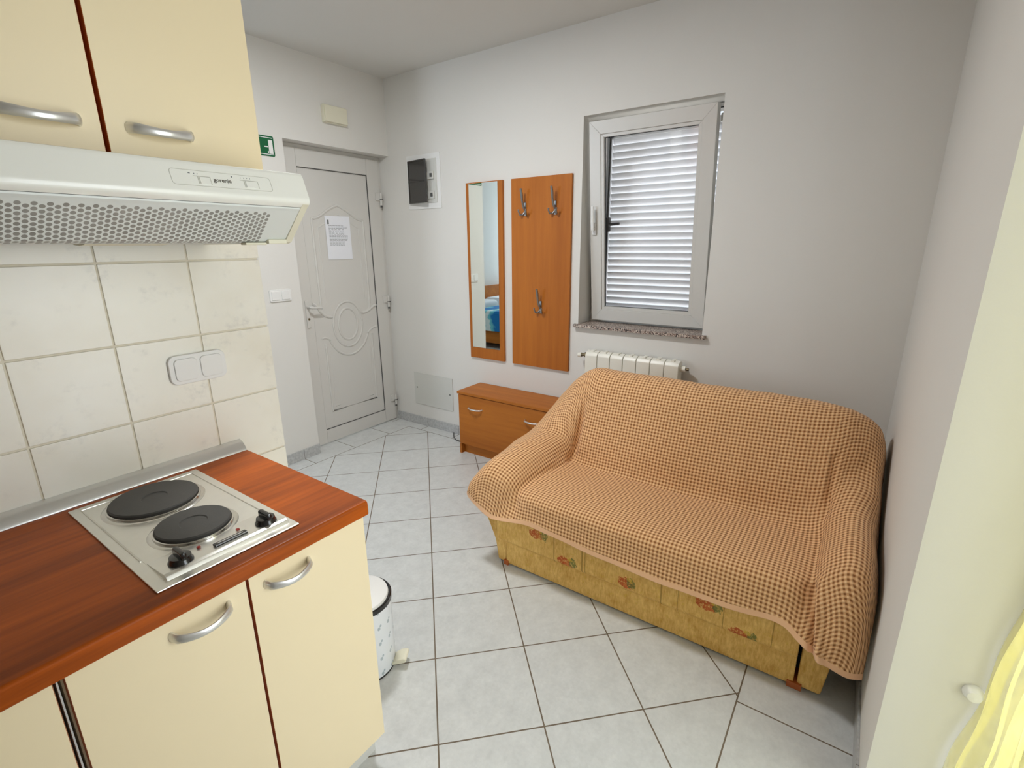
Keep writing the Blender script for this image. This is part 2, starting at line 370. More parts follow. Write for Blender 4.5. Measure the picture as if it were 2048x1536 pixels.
class MB:
    """collects shapes in world coordinates; build() links them as one mesh object"""
    def __init__(s): s.bm = bmesh.new()
    def box(s, x0, x1, y0, y1, z0, z1, bev=0.0, seg=2, mi=0):
        t = bmesh.new(); bmesh.ops.create_cube(t, size=1)
        for v in t.verts:
            v.co = Vector(((x0 + x1) / 2 + v.co.x * (x1 - x0), (y0 + y1) / 2 + v.co.y * (y1 - y0), (z0 + z1) / 2 + v.co.z * (z1 - z0)))
        if bev: bmesh.ops.bevel(t, geom=t.edges[:], offset=bev, segments=seg, profile=0.5, affect='EDGES')
        return s._add(t, mi)
    def _add(s, t, mi=0):
        for f in t.faces: f.material_index = mi
        me = bpy.data.meshes.new('tmp'); t.to_mesh(me); t.free(); s.bm.from_mesh(me); bpy.data.meshes.remove(me); return s
    def prism(s, pts, axis, a0, a1, bev=0.0, seg=2, mi=0):
        """pts: 2D polygon in the plane normal to axis (x:(y,z) y:(x,z) z:(x,y))"""
        t = bmesh.new()
        def mk(p, a):
            return {'x': (a, p[0], p[1]), 'y': (p[0], a, p[1]), 'z': (p[0], p[1], a)}[axis]
        A = [t.verts.new(mk(p, a0)) for p in pts]; B = [t.verts.new(mk(p, a1)) for p in pts]
        t.faces.new(A); t.faces.new(B[::-1]); n = len(pts)
        for i in range(n): t.faces.new((A[i], B[i], B[(i + 1) % n], A[(i + 1) % n]))
        bmesh.ops.recalc_face_normals(t, faces=t.faces[:])
        if bev: bmesh.ops.bevel(t, geom=t.edges[:], offset=bev, segments=seg, profile=0.5, affect='EDGES')
        return s._add(t, mi)
    def tube(s, pts, r, n=10, mi=0, cap=True, sy=1.0):
        """r: number or list of radii"""
        t = bmesh.new(); pts = [Vector(p) for p in pts]; rings = []
        rr = r if isinstance(r, (list, tuple)) else [r] * len(pts)
        up = None
        for i, p in enumerate(pts):
            d = (pts[min(i + 1, len(pts) - 1)] - pts[max(i - 1, 0)]).normalized()
            if up is None:
                up = Vector((0, 0, 1)) if abs(d.z) < 0.9 else Vector((1, 0, 0))
            a = d.cross(up).normalized(); b = a.cross(d).normalized(); up = b
            rings.append([t.verts.new(p + (a * math.cos(2 * math.pi * k / n) + b * math.sin(2 * math.pi * k / n) * sy) * rr[i]) for k in range(n)])
        for i in range(len(pts) - 1):
            for k in range(n): t.faces.new((rings[i][k], rings[i][(k + 1) % n], rings[i + 1][(k + 1) % n], rings[i + 1][k]))
        if cap: t.faces.new(rings[0][::-1]); t.faces.new(rings[-1])
        bmesh.ops.recalc_face_normals(t, faces=t.faces[:])
        return s._add(t, mi)
    def lathe(s, prof, c, n=40, axis='z', mi=0):
        """prof: list of (r, h); c centre"""
        t = bmesh.new(); rings = []
        for (r, h) in prof:
            ring = []
            for k in range(n):
                a = 2 * math.pi * k / n
                if axis == 'z': q = (c[0] + r * math.cos(a), c[1] + r * math.sin(a), c[2] + h)
                elif axis == 'y': q = (c[0] + r * math.cos(a), c[1] + h, c[2] + r * math.sin(a))
                else: q = (c[0] + h, c[1] + r * math.cos(a), c[2] + r * math.sin(a))
                ring.append(t.verts.new(q))
            rings.append(ring)
        for i in range(len(rings) - 1):
            for k in range(n): t.faces.new((rings[i][k], rings[i][(k + 1) % n], rings[i + 1][(k + 1) % n], rings[i + 1][k]))
        t.faces.new(rings[0][::-1]); t.faces.new(rings[-1])
        bmesh.ops.recalc_face_normals(t, faces=t.faces[:])
        return s._add(t, mi)
    def xf(s, mat):
        bmesh.ops.transform(s.bm, matrix=mat, verts=s.bm.verts[:]); return s
    def build(s, name, mats, parent=None, auto=40, origin=None):
        bmesh.ops.recalc_face_normals(s.bm, faces=s.bm.faces[:])
        me = bpy.data.meshes.new(name)
        if parent is None:
            vs = [v.co for v in s.bm.verts]
            if origin is None:
                origin = Vector(((min(v.x for v in vs) + max(v.x for v in vs)) / 2, (min(v.y for v in vs) + max(v.y for v in vs)) / 2, min(v.z for v in vs)))
            # keep world coordinates in the mesh (textures use them)
        s.bm.to_mesh(me); s.bm.free()
        return link(name, me, mats, parent, auto=auto)
def bx(name, mat, x0, x1, y0, y1, z0, z1, parent=None, bev=0.0, auto=40):
    return MB().box(x0, x1, y0, y1, z0, z1, bev).build(name, mat, parent, auto)
def struct(o): o['kind'] = 'structure'; return o

XW, YD, YD2, ZC, YR, YK = 2.795, 3.09, 3.18, 2.618, -0.18, 1.531

# ------------------------------------------------------------------ the rooms
LS = [(-3.1, -0.9), (XW + 0.3, -0.9), (XW + 0.3, YD2 + 0.2), (1.75, YD2 + 0.2), (1.75, 5.45), (-3.1, 5.45)]
struct(MB().prism(LS, 'z', -0.12, 0.0).build('floor', 'floor', auto=None))
struct(MB().prism(LS, 'z', ZC, ZC + 0.15).build('ceiling', 'ceiling', auto=None))
w = MB()                                                                # window wall
WY0, WY1, WZ0, WZ1 = 0.6958, 1.4541, 0.952, 2.154
w.box(XW, 3.12, YR - 0.3, WY0, 0, ZC).box(XW, 3.12, WY1, YD2 + 0.2, 0, ZC).box(XW, 3.12, WY0, WY1, 0, WZ0).box(XW, 3.12, WY0, WY1, WZ1, ZC)
struct(w.build('wall_back', 'wall'))
w = MB().box(1.617, 1.944, YD, YD2 + 0.2, 0, ZC).box(1.944, XW, YD, YD2 + 0.2, 2.102, ZC).box(1.617, 1.75, YD2 + 0.2, 5.3, 0, ZC)
struct(w.build('wall_left', 'wall'))
w = MB().box(1.275, XW, YR - 0.30, YR, 0, ZC).box(0.45, 1.275, YR - 0.30, YR, 2.2, ZC).box(-1.45, 0.45, YR - 0.30, YR, 0, ZC)
struct(w.build('wall_right', 'wall'))
struct(bx('wall_rear', 'wall', -1.45, -1.3, YR, 1.64, 0, ZC))
kw = struct(bx('wall_kitchen', 'wall', -1.3, 0.832, 1.539, 1.64, 0, ZC))
w = MB().box(-3.0, 1.617, 5.3, 5.45, 0, ZC).box(-3.1, -3.0, 1.5, 4.25, 0, ZC).box(-3.1, -3.0, 5.15, 5.45, 0, ZC).box(-3.1, -3.0, 4.25, 5.15, 0, 0.9).box(-3.1, -3.0, 4.25, 5.15, 2.25, ZC).box(-3.0, -1.3, 1.54, 1.64, 0, ZC)
struct(w.build('wall_bedroom', 'wall'))
tag(MB().prism([(1.76, YD2 + 0.2), (3.12, YD2 + 0.2), (3.12, -4), (9, -4), (9, 9), (1.76, 9)], 'z', -0.12, -0.005).build('terrace', 'concrete'), kind='structure')
# glazed kitchen tiles, real joints
t = MB().box(-1.3, 0.834, 1.535, 1.5389, 0.60, 1.625)
t.build('grout', 'grout', kw)
t = MB(); PX = 0.2045
for i in range(10):
    for j in range(5):
        x1 = 0.8375 - i * 0.2035; z0 = 0.6035 + j * PX
        t.box(x1 - 0.1990, x1, YK, 1.5385, z0 + 0.0025, z0 + PX - 0.0025, 0.0016, 2)
t.build('glazed_tiles', 'walltile', kw)
# baseboards of cut floor tile
struct(MB().box(XW - 0.010, XW, YR + 0.01, YD2, 0, 0.073, 0.0015).build('baseboard_back', skirt_mat('y', 2.82)))
struct(MB().box(1.617, 1.944, YD - 0.010, YD, 0, 0.073, 0.0015).build('baseboard_left', skirt_mat('x', 1.815)))
struct(MB().box(1.275, XW - 0.011, YR, YR + 0.007, 0, 0.073, 0.0015).build('baseboard_right', skirt_mat('x', 1.72)))
struct(MB().box(0.832, 0.842, 1.53, 1.65, 0, 0.073, 0.0015).build('baseboard_kitchen', skirt_mat('x', 1.72)))

# ------------------------------------------------------------------ tilted window with shutter
win = empty('window_1', (2.96, 1.075, WZ0), kind='structure')
f = MB(); F0, F1 = 2.96, 3.03
def ring(mb, x0, x1, y0, y1, z0, z1, wd, bev=0.003, side=None):
    ws = side or wd
    o_ = [(y0, z0), (y1, z0), (y1, z1), (y0, z1)]; i_ = [(y0 + ws, z0 + wd), (y1 - ws, z0 + wd), (y1 - ws, z1 - wd), (y0 + ws, z1 - wd)]
    for k in range(4):
        j = (k + 1) % 4
        mb.prism([o_[k], o_[j], i_[j], i_[k]], 'x', x0, x1, min(bev, 0.0012), 1)
ring(f, F0, F1, WY0 + 0.002, WY1 - 0.002, 0.972, WZ1 - 0.002, 0.026, 0.003, 0.040)
f.build('window_frame', 'pvc', win)
gk = MB(); ring(gk, F0 - 0.0015, F0 + 0.004, WY0 + 0.022, WY1 - 0.022, 0.992, WZ1 - 0.022, 0.005, 0)
gk.build('frame_gasket', 'gasket_dark', win)
# sash, built closed then tilted about its lower edge
TILT = Matrix.Translation((2.96, 0, 0.99)) @ Matrix.Rotation(-R(6.0), 4, 'Y') @ Matrix.Translation((-2.96, 0, -0.99))
SY0, SY1, SZ0, SZ1 = 0.728, 1.426, 0.990, 2.131
s = MB(); ring(s, 2.925, 2.985, SY0, SY1, SZ0, SZ1, 0.070, 0.005)
ring(s, 2.930, 2.95, SY0 + 0.070, SY1 - 0.070, SZ0 + 0.070, SZ1 - 0.070, 0.018, 0.006)
s.xf(TILT); sash = s.build('window_sash', 'pvc', win)
g = MB(); ring(g, 2.946, 2.951, SY0 + 0.0875, SY1 - 0.0875, SZ0 + 0.0875, SZ1 - 0.0875, 0.003, 0); g.xf(TILT); g.build('glazing_gasket', 'gasket_dark', sash)
g = MB().box(2.950, 2.954, SY0 + 0.08, SY1 - 0.08, SZ0 + 0.08, SZ1 - 0.08).xf(TILT); g.build('window_pane', 'glass', sash)
g = MB().box(2.956, 2.970, SY0 + 0.0865, SY0 + 0.093, SZ0 + 0.08, SZ1 - 0.08).xf(TILT); g.build('spacer_bar', 'gasket_dark', sash)
h = MB().box(2.915, 2.925, 1.385, 1.412, 1.515, 1.585, 0.004).tube([(2.915, 1.398, 1.55), (2.898, 1.398, 1.55)], 0.009, 12)
h.tube([(2.895, 1.398, 1.545), (2.893, 1.398, 1.60), (2.895, 1.398, 1.68)], [0.010, 0.0095, 0.008], 12, sy=0.6)
h.xf(TILT); h.build('window_handle', 'whiteplastic', sash)
h = MB().box(2.875, 2.965, 0.706, 0.726, 2.045, 2.085, 0.003).tube([(2.980, 0.712, 1.62), (2.880, 0.712, 2.06)], 0.0035, 6)
h.build('tilt_stay', 'alu', win)
# sill
MB().prism([(2.765, WY0 - 0.022), (XW - 0.0005, WY0 - 0.022), (XW - 0.0005, WY0 + 0.001), (2.958, WY0 + 0.001), (2.958, WY1 - 0.001), (XW - 0.0005, WY1 - 0.001), (XW - 0.0005, WY1 + 0.022), (2.765, WY1 + 0.022)], 'z', 0.9525, 0.972, 0.0015).build('window_sill', 'granite', win)
# louvred shutter outside
sh = MB(); A0, A1 = 3.07, 3.105
ring(sh, A0, A1, WY0 + 0.003, WY1 - 0.003, 0.955, 2.118, 0.050, 0.003, 0.050)
shutter = sh.build('shutter', 'shutter', win)
sl = MB(); n = 27; z0 = 1.005; z1 = 2.075; pitch = (z1 - z0) / n
for i in range(n):
    zc = z0 + (i + 0.5) * pitch
    sl.prism([(A0 + 0.004, zc + 0.0165), (A0 + 0.007, zc + 0.0180), (A0 + 0.026, zc - 0.0155), (A0 + 0.023, zc - 0.0170)], 'y', WY0 + 0.046, WY1 - 0.056)
sl.build('slats', 'shutter', shutter)
MB().tube([(A0 - 0.012, 1.405, 0.99), (A0 - 0.012, 1.405, 2.09)], 0.0055, 10).box(A0 - 0.022, A0, 1.388, 1.422, 2.075, 2.095, 0.003).box(A0 - 0.020, A0, 1.39, 1.42, 0.985, 1.0, 0.003).build('bolt_rod', 'darkmetal', shutter)
MB().box(A0 - 0.030, A0, 1.385, 1.418, 1.530, 1.615, 0.005).tube([(A0 - 0.03, 1.385, 1.572), (A0 - 0.032, 1.35, 1.574), (A0 - 0.032, 1.315, 1.576)], [0.011, 0.010, 0.009], 12, sy=0.8).build('shutter_handle', 'darkmetal', shutter)

# ------------------------------------------------------------------ entrance door
dr = empty('door_1', (2.37, YD2, 0), kind='structure')
fr = MB().box(1.944, 2.005, YD2 + 0.015, YD2 + 0.075, 0.0, 2.102, 0.003).box(2.742, XW, YD2 + 0.015, YD2 + 0.075, 0, 2.102, 0.003).box(2.005, 2.742, YD2 + 0.015, YD2 + 0.075, 2.062, 2.102, 0.003)
fr.build('door_frame', 'pvc', dr)
DZ0 = 0.012
LX0, LX1, LZ1 = 1.985, 2.765, 2.078
PX0, PX1, PZ0, PZ1 = 2.078, 2.652, 0.115, 1.963
lf = MB()
Y0, Y1 = YD2, YD2 + 0.06
lf.box(LX0, PX0, Y0, Y1, DZ0, LZ1, 0.004).box(PX1, LX1, Y0, Y1, DZ0, LZ1, 0.004).box(PX0, PX1, Y0, Y1, DZ0, PZ0, 0.004).box(PX0, PX1, Y0, Y1, PZ1, LZ1, 0.004)
leaf = lf.build('door_leaf', 'pvc', dr)
bx('door_panel', 'pvc', PX0 + 0.004, PX1 - 0.004, Y0 + 0.008, Y1 - 0.01, PZ0 + 0.004, PZ1 - 0.004, leaf)
g = MB(); e = 0.0045
g.box(PX1 - e, PX1, Y0 + 0.002, Y0 + 0.012, PZ0, PZ1).box(PX0, PX1, Y0 + 0.002, Y0 + 0.012, PZ0, PZ0 + e).box(PX0, PX1, Y0 + 0.002, Y0 + 0.012, PZ1 - e, PZ1)
g.build('panel_gasket', 'gasket', leaf)
# pressed ornament
mo = MB(); ym = Y0 + 0.0108; cx, cz = 2.367, 0.885
def ell(rx, rz, a0=0, a1=360, n=48, ox=0, oz=0):
    return [(cx + ox + rx * math.cos(R(a0 + (a1 - a0) * k / n)), ym, cz + oz + rz * math.sin(R(a0 + (a1 - a0) * k / n))) for k in range(n + 1)]
def mould(p, r=0.010): mo.tube(p, r, 8, sy=1.0)
mould(ell(0.086, 0.118)); mould(ell(0.130, 0.170)); mould(ell(0.190, 0.235, 205, 335))
def bez(p0, p1, p2, p3, n=14):
    out = []
    for k in range(n + 1):
        t = k / n; out.append(tuple(sum(c * q[i] for c, q in zip(((1 - t) ** 3, 3 * t * (1 - t) ** 2, 3 * t * t * (1 - t), t ** 3), (p0, p1, p2, p3))) for i in range(3)))
    return out
V = lambda x, z: (x, ym, z)
LXm, RXm = 2.150, 2.585
mould([V(LXm, 1.02)] + [V(LXm, 1.05 + 0.05 * k) for k in range(12)] + bez(V(LXm, 1.64), V(LXm + 0.08, 1.64), V(2.25, 1.70), V(cx, 1.735)) + bez(V(cx, 1.735), V(2.48, 1.70), V(RXm - 0.08, 1.64), V(RXm, 1.64))[1:] + [V(RXm, 1.60 - 0.05 * k) for k in range(12)] + [V(RXm, 1.02)], 0.011)
mould([V(LXm + 0.045, 1.06), V(LXm + 0.045, 1.30), V(LXm + 0.045, 1.58)] + bez(V(LXm + 0.045, 1.58), V(2.25, 1.60), V(2.30, 1.655), V(cx, 1.67))[1:] + bez(V(cx, 1.67), V(2.43, 1.655), V(2.49, 1.60), V(RXm - 0.045, 1.58))[1:] + [V(RXm - 0.045, 1.30), V(RXm - 0.045, 1.06)], 0.006)
mould(bez(V(2.085, 1.06), V(2.13, 1.06), V(2.13, 0.955), V(2.235, 0.955)), 0.012)
mould(bez(V(2.645, 1.0), V(2.60, 1.0), V(2.585, 0.955), V(2.50, 0.955)), 0.012)
mould(bez(V(LXm, 1.02), V(LXm, 0.98), V(2.17, 0.955), V(2.235, 0.955)), 0.009); mould(bez(V(RXm, 1.02), V(RXm, 0.98), V(2.56, 0.955), V(2.50, 0.955)), 0.009)
mould(bez(V(2.195, 0.79), V(2.17, 0.81), V(2.14, 0.815), V(2.13, 0.80)), 0.009); mould(bez(V(2.54, 0.79), V(2.565, 0.81), V(2.59, 0.83), V(2.63, 0.83)), 0.009)
mould([V(2.155, 0.76), V(2.155, 0.245), V(2.58, 0.245), V(2.58, 0.78)], 0.010)
mould([V(2.185, 0.70), V(2.185, 0.275), V(2.55, 0.275), V(2.55, 0.70)], 0.004)
mo.build('door_moulding', 'pvc', leaf)
for zz in (1.80, 1.02, 0.185):
    hg = MB().tube([(2.762, YD2 - 0.012, zz - 0.045), (2.762, YD2 - 0.012, zz + 0.045)], 0.0095, 14).box(2.715, 2.757, YD2 - 0.009, YD2, zz - 0.012, zz + 0.045, 0.003)
    hinge = hg.build('door_hinge', 'pvc', leaf)
    MB().tube([(2.762, YD2 - 0.012, zz - 0.060), (2.762, YD2 - 0.012, zz - 0.046)], 0.0080, 12).box(2.7515, 2.7735, YD2 - 0.0225, YD2 - 0.002, zz - 0.006, zz - 0.0005).build('hinge_pin', 'gasket', hinge)
MB().box(2.018, 2.046, YD2 - 0.008, YD2, 0.90, 1.09, 0.003).build('lock_plate', 'pvc', leaf)
MB().tube([(2.032, YD2 - 0.008, 1.045), (2.032, YD2 - 0.045, 1.045), (2.045, YD2 - 0.052, 1.043), (2.12, YD2 - 0.050, 1.035)], [0.009, 0.009, 0.0095, 0.008], 12).build('door_handle', 'pvc', leaf)
MB().lathe([(0.0075, 0), (0.0075, 0.004)], (2.034, YD2 - 0.012, 0.962), 16, 'y').build('keyhole', 'brass', leaf)
# notice
pn = MB().box(2.253, 2.462, Y0 + 0.004, Y0 + 0.0048, 1.362, 1.662)
pp = pn.build('paper_notice', 'paper'); tag(pp, 'white printed A4 notice taped to the entrance door panel', 'paper')
tx = MB(); rnd = random.Random(3)
tx.box(2.270, 2.284, Y0 + 0.0034, Y0 + 0.0039, 1.605, 1.635)
z = 1.597
for k in range(17):
    x = 2.278; xe = (2.43 if k in (1, 2, 8, 9, 10, 11, 12) else 2.40)
    while x < xe:
        wd = rnd.uniform(0.008, 0.022)
        tx.box(x, min(x + wd, xe + 0.004), Y0 + 0.0034, Y0 + 0.0039, z - 0.0025, z); x += wd + rnd.uniform(0.003, 0.012 if 2 < k < 8 else 0.004)
    z -= 0.0085
tx.build('printed_lines', 'ink', pp)

# emergency light above the door, exit sign, light switch
em = empty('emergency_light', (2.33, YD, 2.24), 'small cream rectangular light box on the wall above the entrance door', 'lamp')
MB().box(2.243, 2.423, YD - 0.030, YD, 2.240, 2.348, 0.004).build('housing', 'creamplastic', em)
MB().box(2.247, 2.419, YD - 0.042, YD - 0.030, 2.244, 2.344, 0.004).build('diffuser', 'creamplastic', em)
ex = empty('exit_sign', (1.75, YD, 1.985), 'green emergency exit sign on the wall left of the entrance door', 'sign')
def rr(x0, x1, z0, z1, r, n=5):
    out = []
    for (ccx, ccz, a) in ((x1 - r, z1 - r, 0), (x0 + r, z1 - r, 90), (x0 + r, z0 + r, 180), (x1 - r, z0 + r, 270)):
        for k in range(n + 1): out.append((ccx + r * math.cos(R(a + 90 * k / n)), ccz + r * math.sin(R(a + 90 * k / n))))
    return out
MB().prism(rr(1.632, 1.882, 1.985, 2.098, 0.008), 'y', YD - 0.004, YD).build('plate', 'green', ex)
pc = MB(); yy = (YD - 0.0052, YD - 0.0041)
pc.box(1.846, 1.872, *yy, 1.999, 2.076).box(1.640, 1.876, *yy, 1.9925, 1.9965).box(1.640, 1.876, *yy, 2.0855, 2.0895)
pc.prism([(1.700, 2.036), (1.760, 2.036), (1.760, 2.050), (1.790, 2.031), (1.760, 2.012), (1.760, 2.026), (1.700, 2.026)], 'y', *yy)
pc.box(1.818, 1.842, *yy, 2.034, 2.040).box(1.838, 1.843, *yy, 2.000, 2.014)
pc.build('pictogram', 'whiteplastic', ex)
sw = empty('light_switch', (1.795, YD, 1.12), 'white double light switch on the wall left of the entrance door', 'switch')
MB().prism(rr(1.722, 1.868, 1.114, 1.190, 0.010), 'y', YD - 0.009, YD, 0.002).build('switch_frame', 'whiteplastic', sw)
for x0 in (1.733, 1.8):
    MB().box(x0, x0 + 0.056, YD - 0.014, YD - 0.008, 1.124, 1.180, 0.003).build('rocker', 'whiteplastic', sw)

# ------------------------------------------------------------------ things on the window wall
fb = empty('fuse_box', (XW, 2.73, 1.71), 'recessed white fuse box with a smoked dark door on the wall by the entrance corner', 'fuse box')
f = MB(); 
f.prism(rr(2.567, 2.895, 1.712, 2.080, 0.006), 'x', XW - 0.006, XW, 0.002)
f.build('surround', 'whiteplastic', fb)
MB().box(XW - 0.012, XW - 0.006, 2.60, 2.868, 1.752, 2.045, 0.002).build('inner_plate', 'greyplate', fb)
for z0 in (1.93, 1.80):
    MB().box(XW - 0.022, XW - 0.012, 2.622, 2.70, z0 - 0.022, z0 + 0.03, 0.002).build('breaker_row', 'greyplate', fb)
    MB().box(XW - 0.028, XW - 0.022, 2.632, 2.650, z0 - 0.008, z0 + 0.016, 0.001).build('breaker_toggle', 'gasket', fb)
d = MB().box(-0.004, 0.004, -0.205, 0, 0, 0.290, 0.002)
ring(d, -0.007, 0.006, -0.207, 0.0, 0, 0.29, 0.010, 0.002); d.box(-0.007, 0.005, -0.2, 0, 0.145, 0.153)
d.xf(Matrix.Translation((XW - 0.018, 2.868, 1.752)) @ Matrix.Rotation(-R(9), 4, 'Z')); d.build('door', 'smoke', fb)
ap = empty('access_panel', (XW, 2.75, 0.18), 'pale grey square cover plate low on the wall left of the shoe cabinet', 'panel')
MB().box(XW - 0.006, XW, 2.537, 2.956, 0.182, 0.452, 0.002).build('cover', 'greyplate', ap)
for y0, zz in ((2.925, 0.325), (2.565, 0.315)):
    MB().lathe([(0.006, 0), (0.005, -0.002)], (XW - 0.006, y0, zz), 14, 'x').build('screw', 'gasket', ap)

mi = empty('wall_mirror', (XW, 2.17, 0.657), 'tall narrow wall mirror on a beech board left of the coat rack', 'mirror')
MB().box(XW - 0.018, XW, 2.020, 2.327, 0.657, 1.858, 0.001).build('backboard', 'beech_v', mi)
MB().box(XW - 0.022, XW - 0.018, 2.056, 2.300, 0.737, 1.852).build('mirror_glass', 'mirror', mi)
cr = empty('coat_rack', (XW, 1.73, 0.655), 'tall beech coat rack board with three metal hooks beside the window', 'coat rack')
MB().box(XW - 0.018, XW - 0.001, 1.512, 1.950, 0.655, 1.857, 0.001).build('board', 'beech_v', cr)
def coat_hook(y, z):
    x = XW - 0.018
    h = MB().box(x - 0.005, x, y - 0.009, y + 0.009, z - 0.035, z + 0.045, 0.002)
    h.tube([(x - 0.004, y, z + 0.0), (x - 0.022, y, z + 0.020), (x - 0.036, y, z + 0.055), (x - 0.042, y, z + 0.092), (x - 0.052, y, z + 0.125)], [0.007, 0.007, 0.007, 0.0085, 0.007], 10)
    for sgn in (-1, 1):
        h.tube([(x - 0.004, y, z - 0.012), (x - 0.012, y + sgn * 0.014, z - 0.028), (x - 0.026, y + sgn * 0.024, z - 0.028), (x - 0.036, y + sgn * 0.028, z - 0.008), (x - 0.036, y + sgn * 0.028, z + 0.004)], [0.006, 0.006, 0.0055, 0.005, 0.006], 10)
    h.build('coat_hook', 'hook', cr)
for (y, z) in ((1.842, 1.665), (1.622, 1.665), (1.722, 1.055)): coat_hook(y, z)

# radiator
ra = empty('radiator', (2.74, 1.065, 0.25), 'cream sectional radiator under the window behind the sofa', 'radiator')
pt = 0.082
for k in range(7):
    y1 = 1.352 - k * pt; y0 = y1 - pt + 0.003
    m = MB()
    m.prism([(2.735, 0.262), (2.702, 0.275), (2.700, 0.80), (2.712, 0.818), (2.745, 0.826), (2.775, 0.815), (2.775, 0.262)], 'y', y0, y1, 0.004)
    m.box(2.716, 2.765, y0 + 0.030, y0 + 0.05, 0.818, 0.829, 0.002)
    m.build('section', 'radiator', ra)
MB().tube([(2.742, 1.350, 0.792), (2.742, 1.372, 0.792)], 0.016, 14).tube([(2.742, 1.372, 0.792), (2.742, 1.398, 0.790)], 0.010, 10).build('air_valve', 'brass', ra)
MB().tube([(2.742, 1.396, 0.788), (2.742, 1.420, 0.786)], [0.015, 0.013], 14).build('valve_cap', 'radiator', ra)
MB().tube([(2.742, 0.782, 0.782), (2.742, 0.752, 0.782)], 0.017, 14).build('end_plug', 'radiator', ra)
MB().tube([(2.742, 0.753, 0.782), (2.742, 0.735, 0.782)], 0.008, 10).build('bleed_screw', 'brass', ra)
for y in (1.30, 0.83): MB().box(2.762, XW, y - 0.02, y + 0.02, 0.72, 0.75).build('bracket', 'radiator', ra)

# shoe cabinet
sc = empty('shoe_cabinet', (2.66, 1.84, 0), 'low beech shoe cabinet with two bow handles left of the sofa', 'cabinet')
CX0, CY0, CY1, CZ = 2.525, 1.455, 2.245, 0.468
MB().box(CX0 - 0.006, XW - 0.011, CY0 - 0.006, CY1 + 0.006, CZ - 0.018, CZ, 0.0015).build('top', 'beech_h', sc)
MB().box(CX0 + 0.016, XW - 0.011, CY1 - 0.018, CY1, 0, CZ - 0.018, 0.001).box(CX0 + 0.016, XW - 0.011, CY0, CY0 + 0.018, 0, CZ - 0.018, 0.001).box(CX0 + 0.02, XW - 0.02, CY0 + 0.018, CY1 - 0.018, 0.07, 0.086).box(XW - 0.024, XW - 0.012, CY0 + 0.018, CY1 - 0.018, 0.07, CZ - 0.018).build('body', 'beech_h', sc)
for ya_ in (CY1 - 0.018, CY0): MB().box(CX0, CX0 + 0.016, ya_, ya_ + 0.0177, 0, 0.072, 0.0005).build('side_foot', 'beech_h', sc)
MB().box(CX0 + 0.032, CX0 + 0.046, CY0 + 0.018, CY1 - 0.018, 0.0, 0.07).build('plinth', 'beech_h', sc)
door = MB().box(CX0, CX0 + 0.015, CY0 + 0.002, CY1 - 0.002, 0.076, CZ - 0.0225, 0.0015).build('door', 'beech_h', sc)
for yc in (2.09, 1.62):
    pts = [(CX0 + 0.002, yc + 0.058, 0.362), (CX0 - 0.016, yc + 0.052, 0.361), (CX0 - 0.025, yc + 0.025, 0.360), (CX0 - 0.028, yc, 0.360), (CX0 - 0.025, yc - 0.025, 0.360), (CX0 - 0.016, yc - 0.052, 0.361), (CX0 + 0.002, yc - 0.058, 0.362)]
    MB().tube(pts, [0.005, 0.005, 0.0055, 0.006, 0.0055, 0.005, 0.005], 10).build('handle', 'alu', door)

# added fill lamp, unseen above the frame, evens out the room's brightness
cl = empty('ceiling_fill_lamp', (1.35, 1.75, ZC), 'added round white fill lamp on the ceiling, out of view', 'lamp')
MB().lathe([(0.17, 0), (0.17, -0.02), (0.16, -0.025), (0.12, -0.026)], (1.35, 1.75, ZC), 40).build('fill_lamp_base', 'whiteplastic', cl)
pl = bpy.data.lights.new('ceiling_fill_light', 'AREA'); pl.shape = 'DISK'; pl.size = 0.30; pl.energy = 27; pl.color = (0.965, 0.985, 1.0)
po = bpy.data.objects.new('ceiling_fill_light', pl); COL.objects.link(po); po.location = (1.35, 1.75, ZC - 0.03)

# thin cable on the floor by the cabinet
c = MB().tube([(2.786, 2.54, 0.004), (2.72, 2.48, 0.004), (2.685, 2.43, 0.004), (2.675, 2.38, 0.004), (2.69, 2.33, 0.005), (2.74, 2.28, 0.005)], 0.004, 8)
tag(c.build('cable', 'gasket'), 'short thin grey cable end on the floor at the left side of the shoe cabinet', 'cable')

# ------------------------------------------------------------------ kitchen base
KX1 = 0.692; KF = 0.945; WT0, WT1 = 0.812, 0.850
wt = MB().prism([(0.9335, WT0), (0.931, WT0 + 0.004), (0.931, WT1 - 0.007), (0.9335, WT1 - 0.0018), (0.939, WT1), (1.530, WT1), (1.530, WT0)], 'x', -1.29, 0.6965)
tag(wt.build('worktop', 'worktop', auto=50), 'cherry wood worktop along the tiled kitchen wall', 'worktop')
st = MB().prism([(1.530, WT1 + 0.0005), (1.497, WT1 + 0.0005), (1.497, WT1 + 0.004), (1.5015, WT1 + 0.0125), (1.511, WT1 + 0.022), (1.520, WT1 + 0.028), (1.530, WT1 + 0.031)], 'x', -1.29, 0.6945)
tag(st.build('sealing_strip', 'alu', auto=50), 'satin aluminium strip along the back of the worktop', 'strip')

def bow_handle(x0, x1, z, yf, parent, drop=0.0, r=0.0065):
    """wide flared bow handle"""
    n = 18; pts = []; rr_ = []
    for k in range(n + 1):
        t = k / n; x = x0 + (x1 - x0) * t; b = math.sin(math.pi * t)
        pts.append((x, yf - 0.004 - 0.026 * b ** 0.55, z + 0.004 - 0.010 * b * 0 + 0.006 * (1 - b)))
        rr_.append(0.0042 * (1.30 - 0.35 * b))
    pts[0] = (x0 + 0.001, yf + 0.001, pts[0][2]); pts[-1] = (x1 - 0.001, yf + 0.001, pts[-1][2])
    return MB().tube(pts, rr_, 14, sy=1.9).build('handle', 'alu', parent)

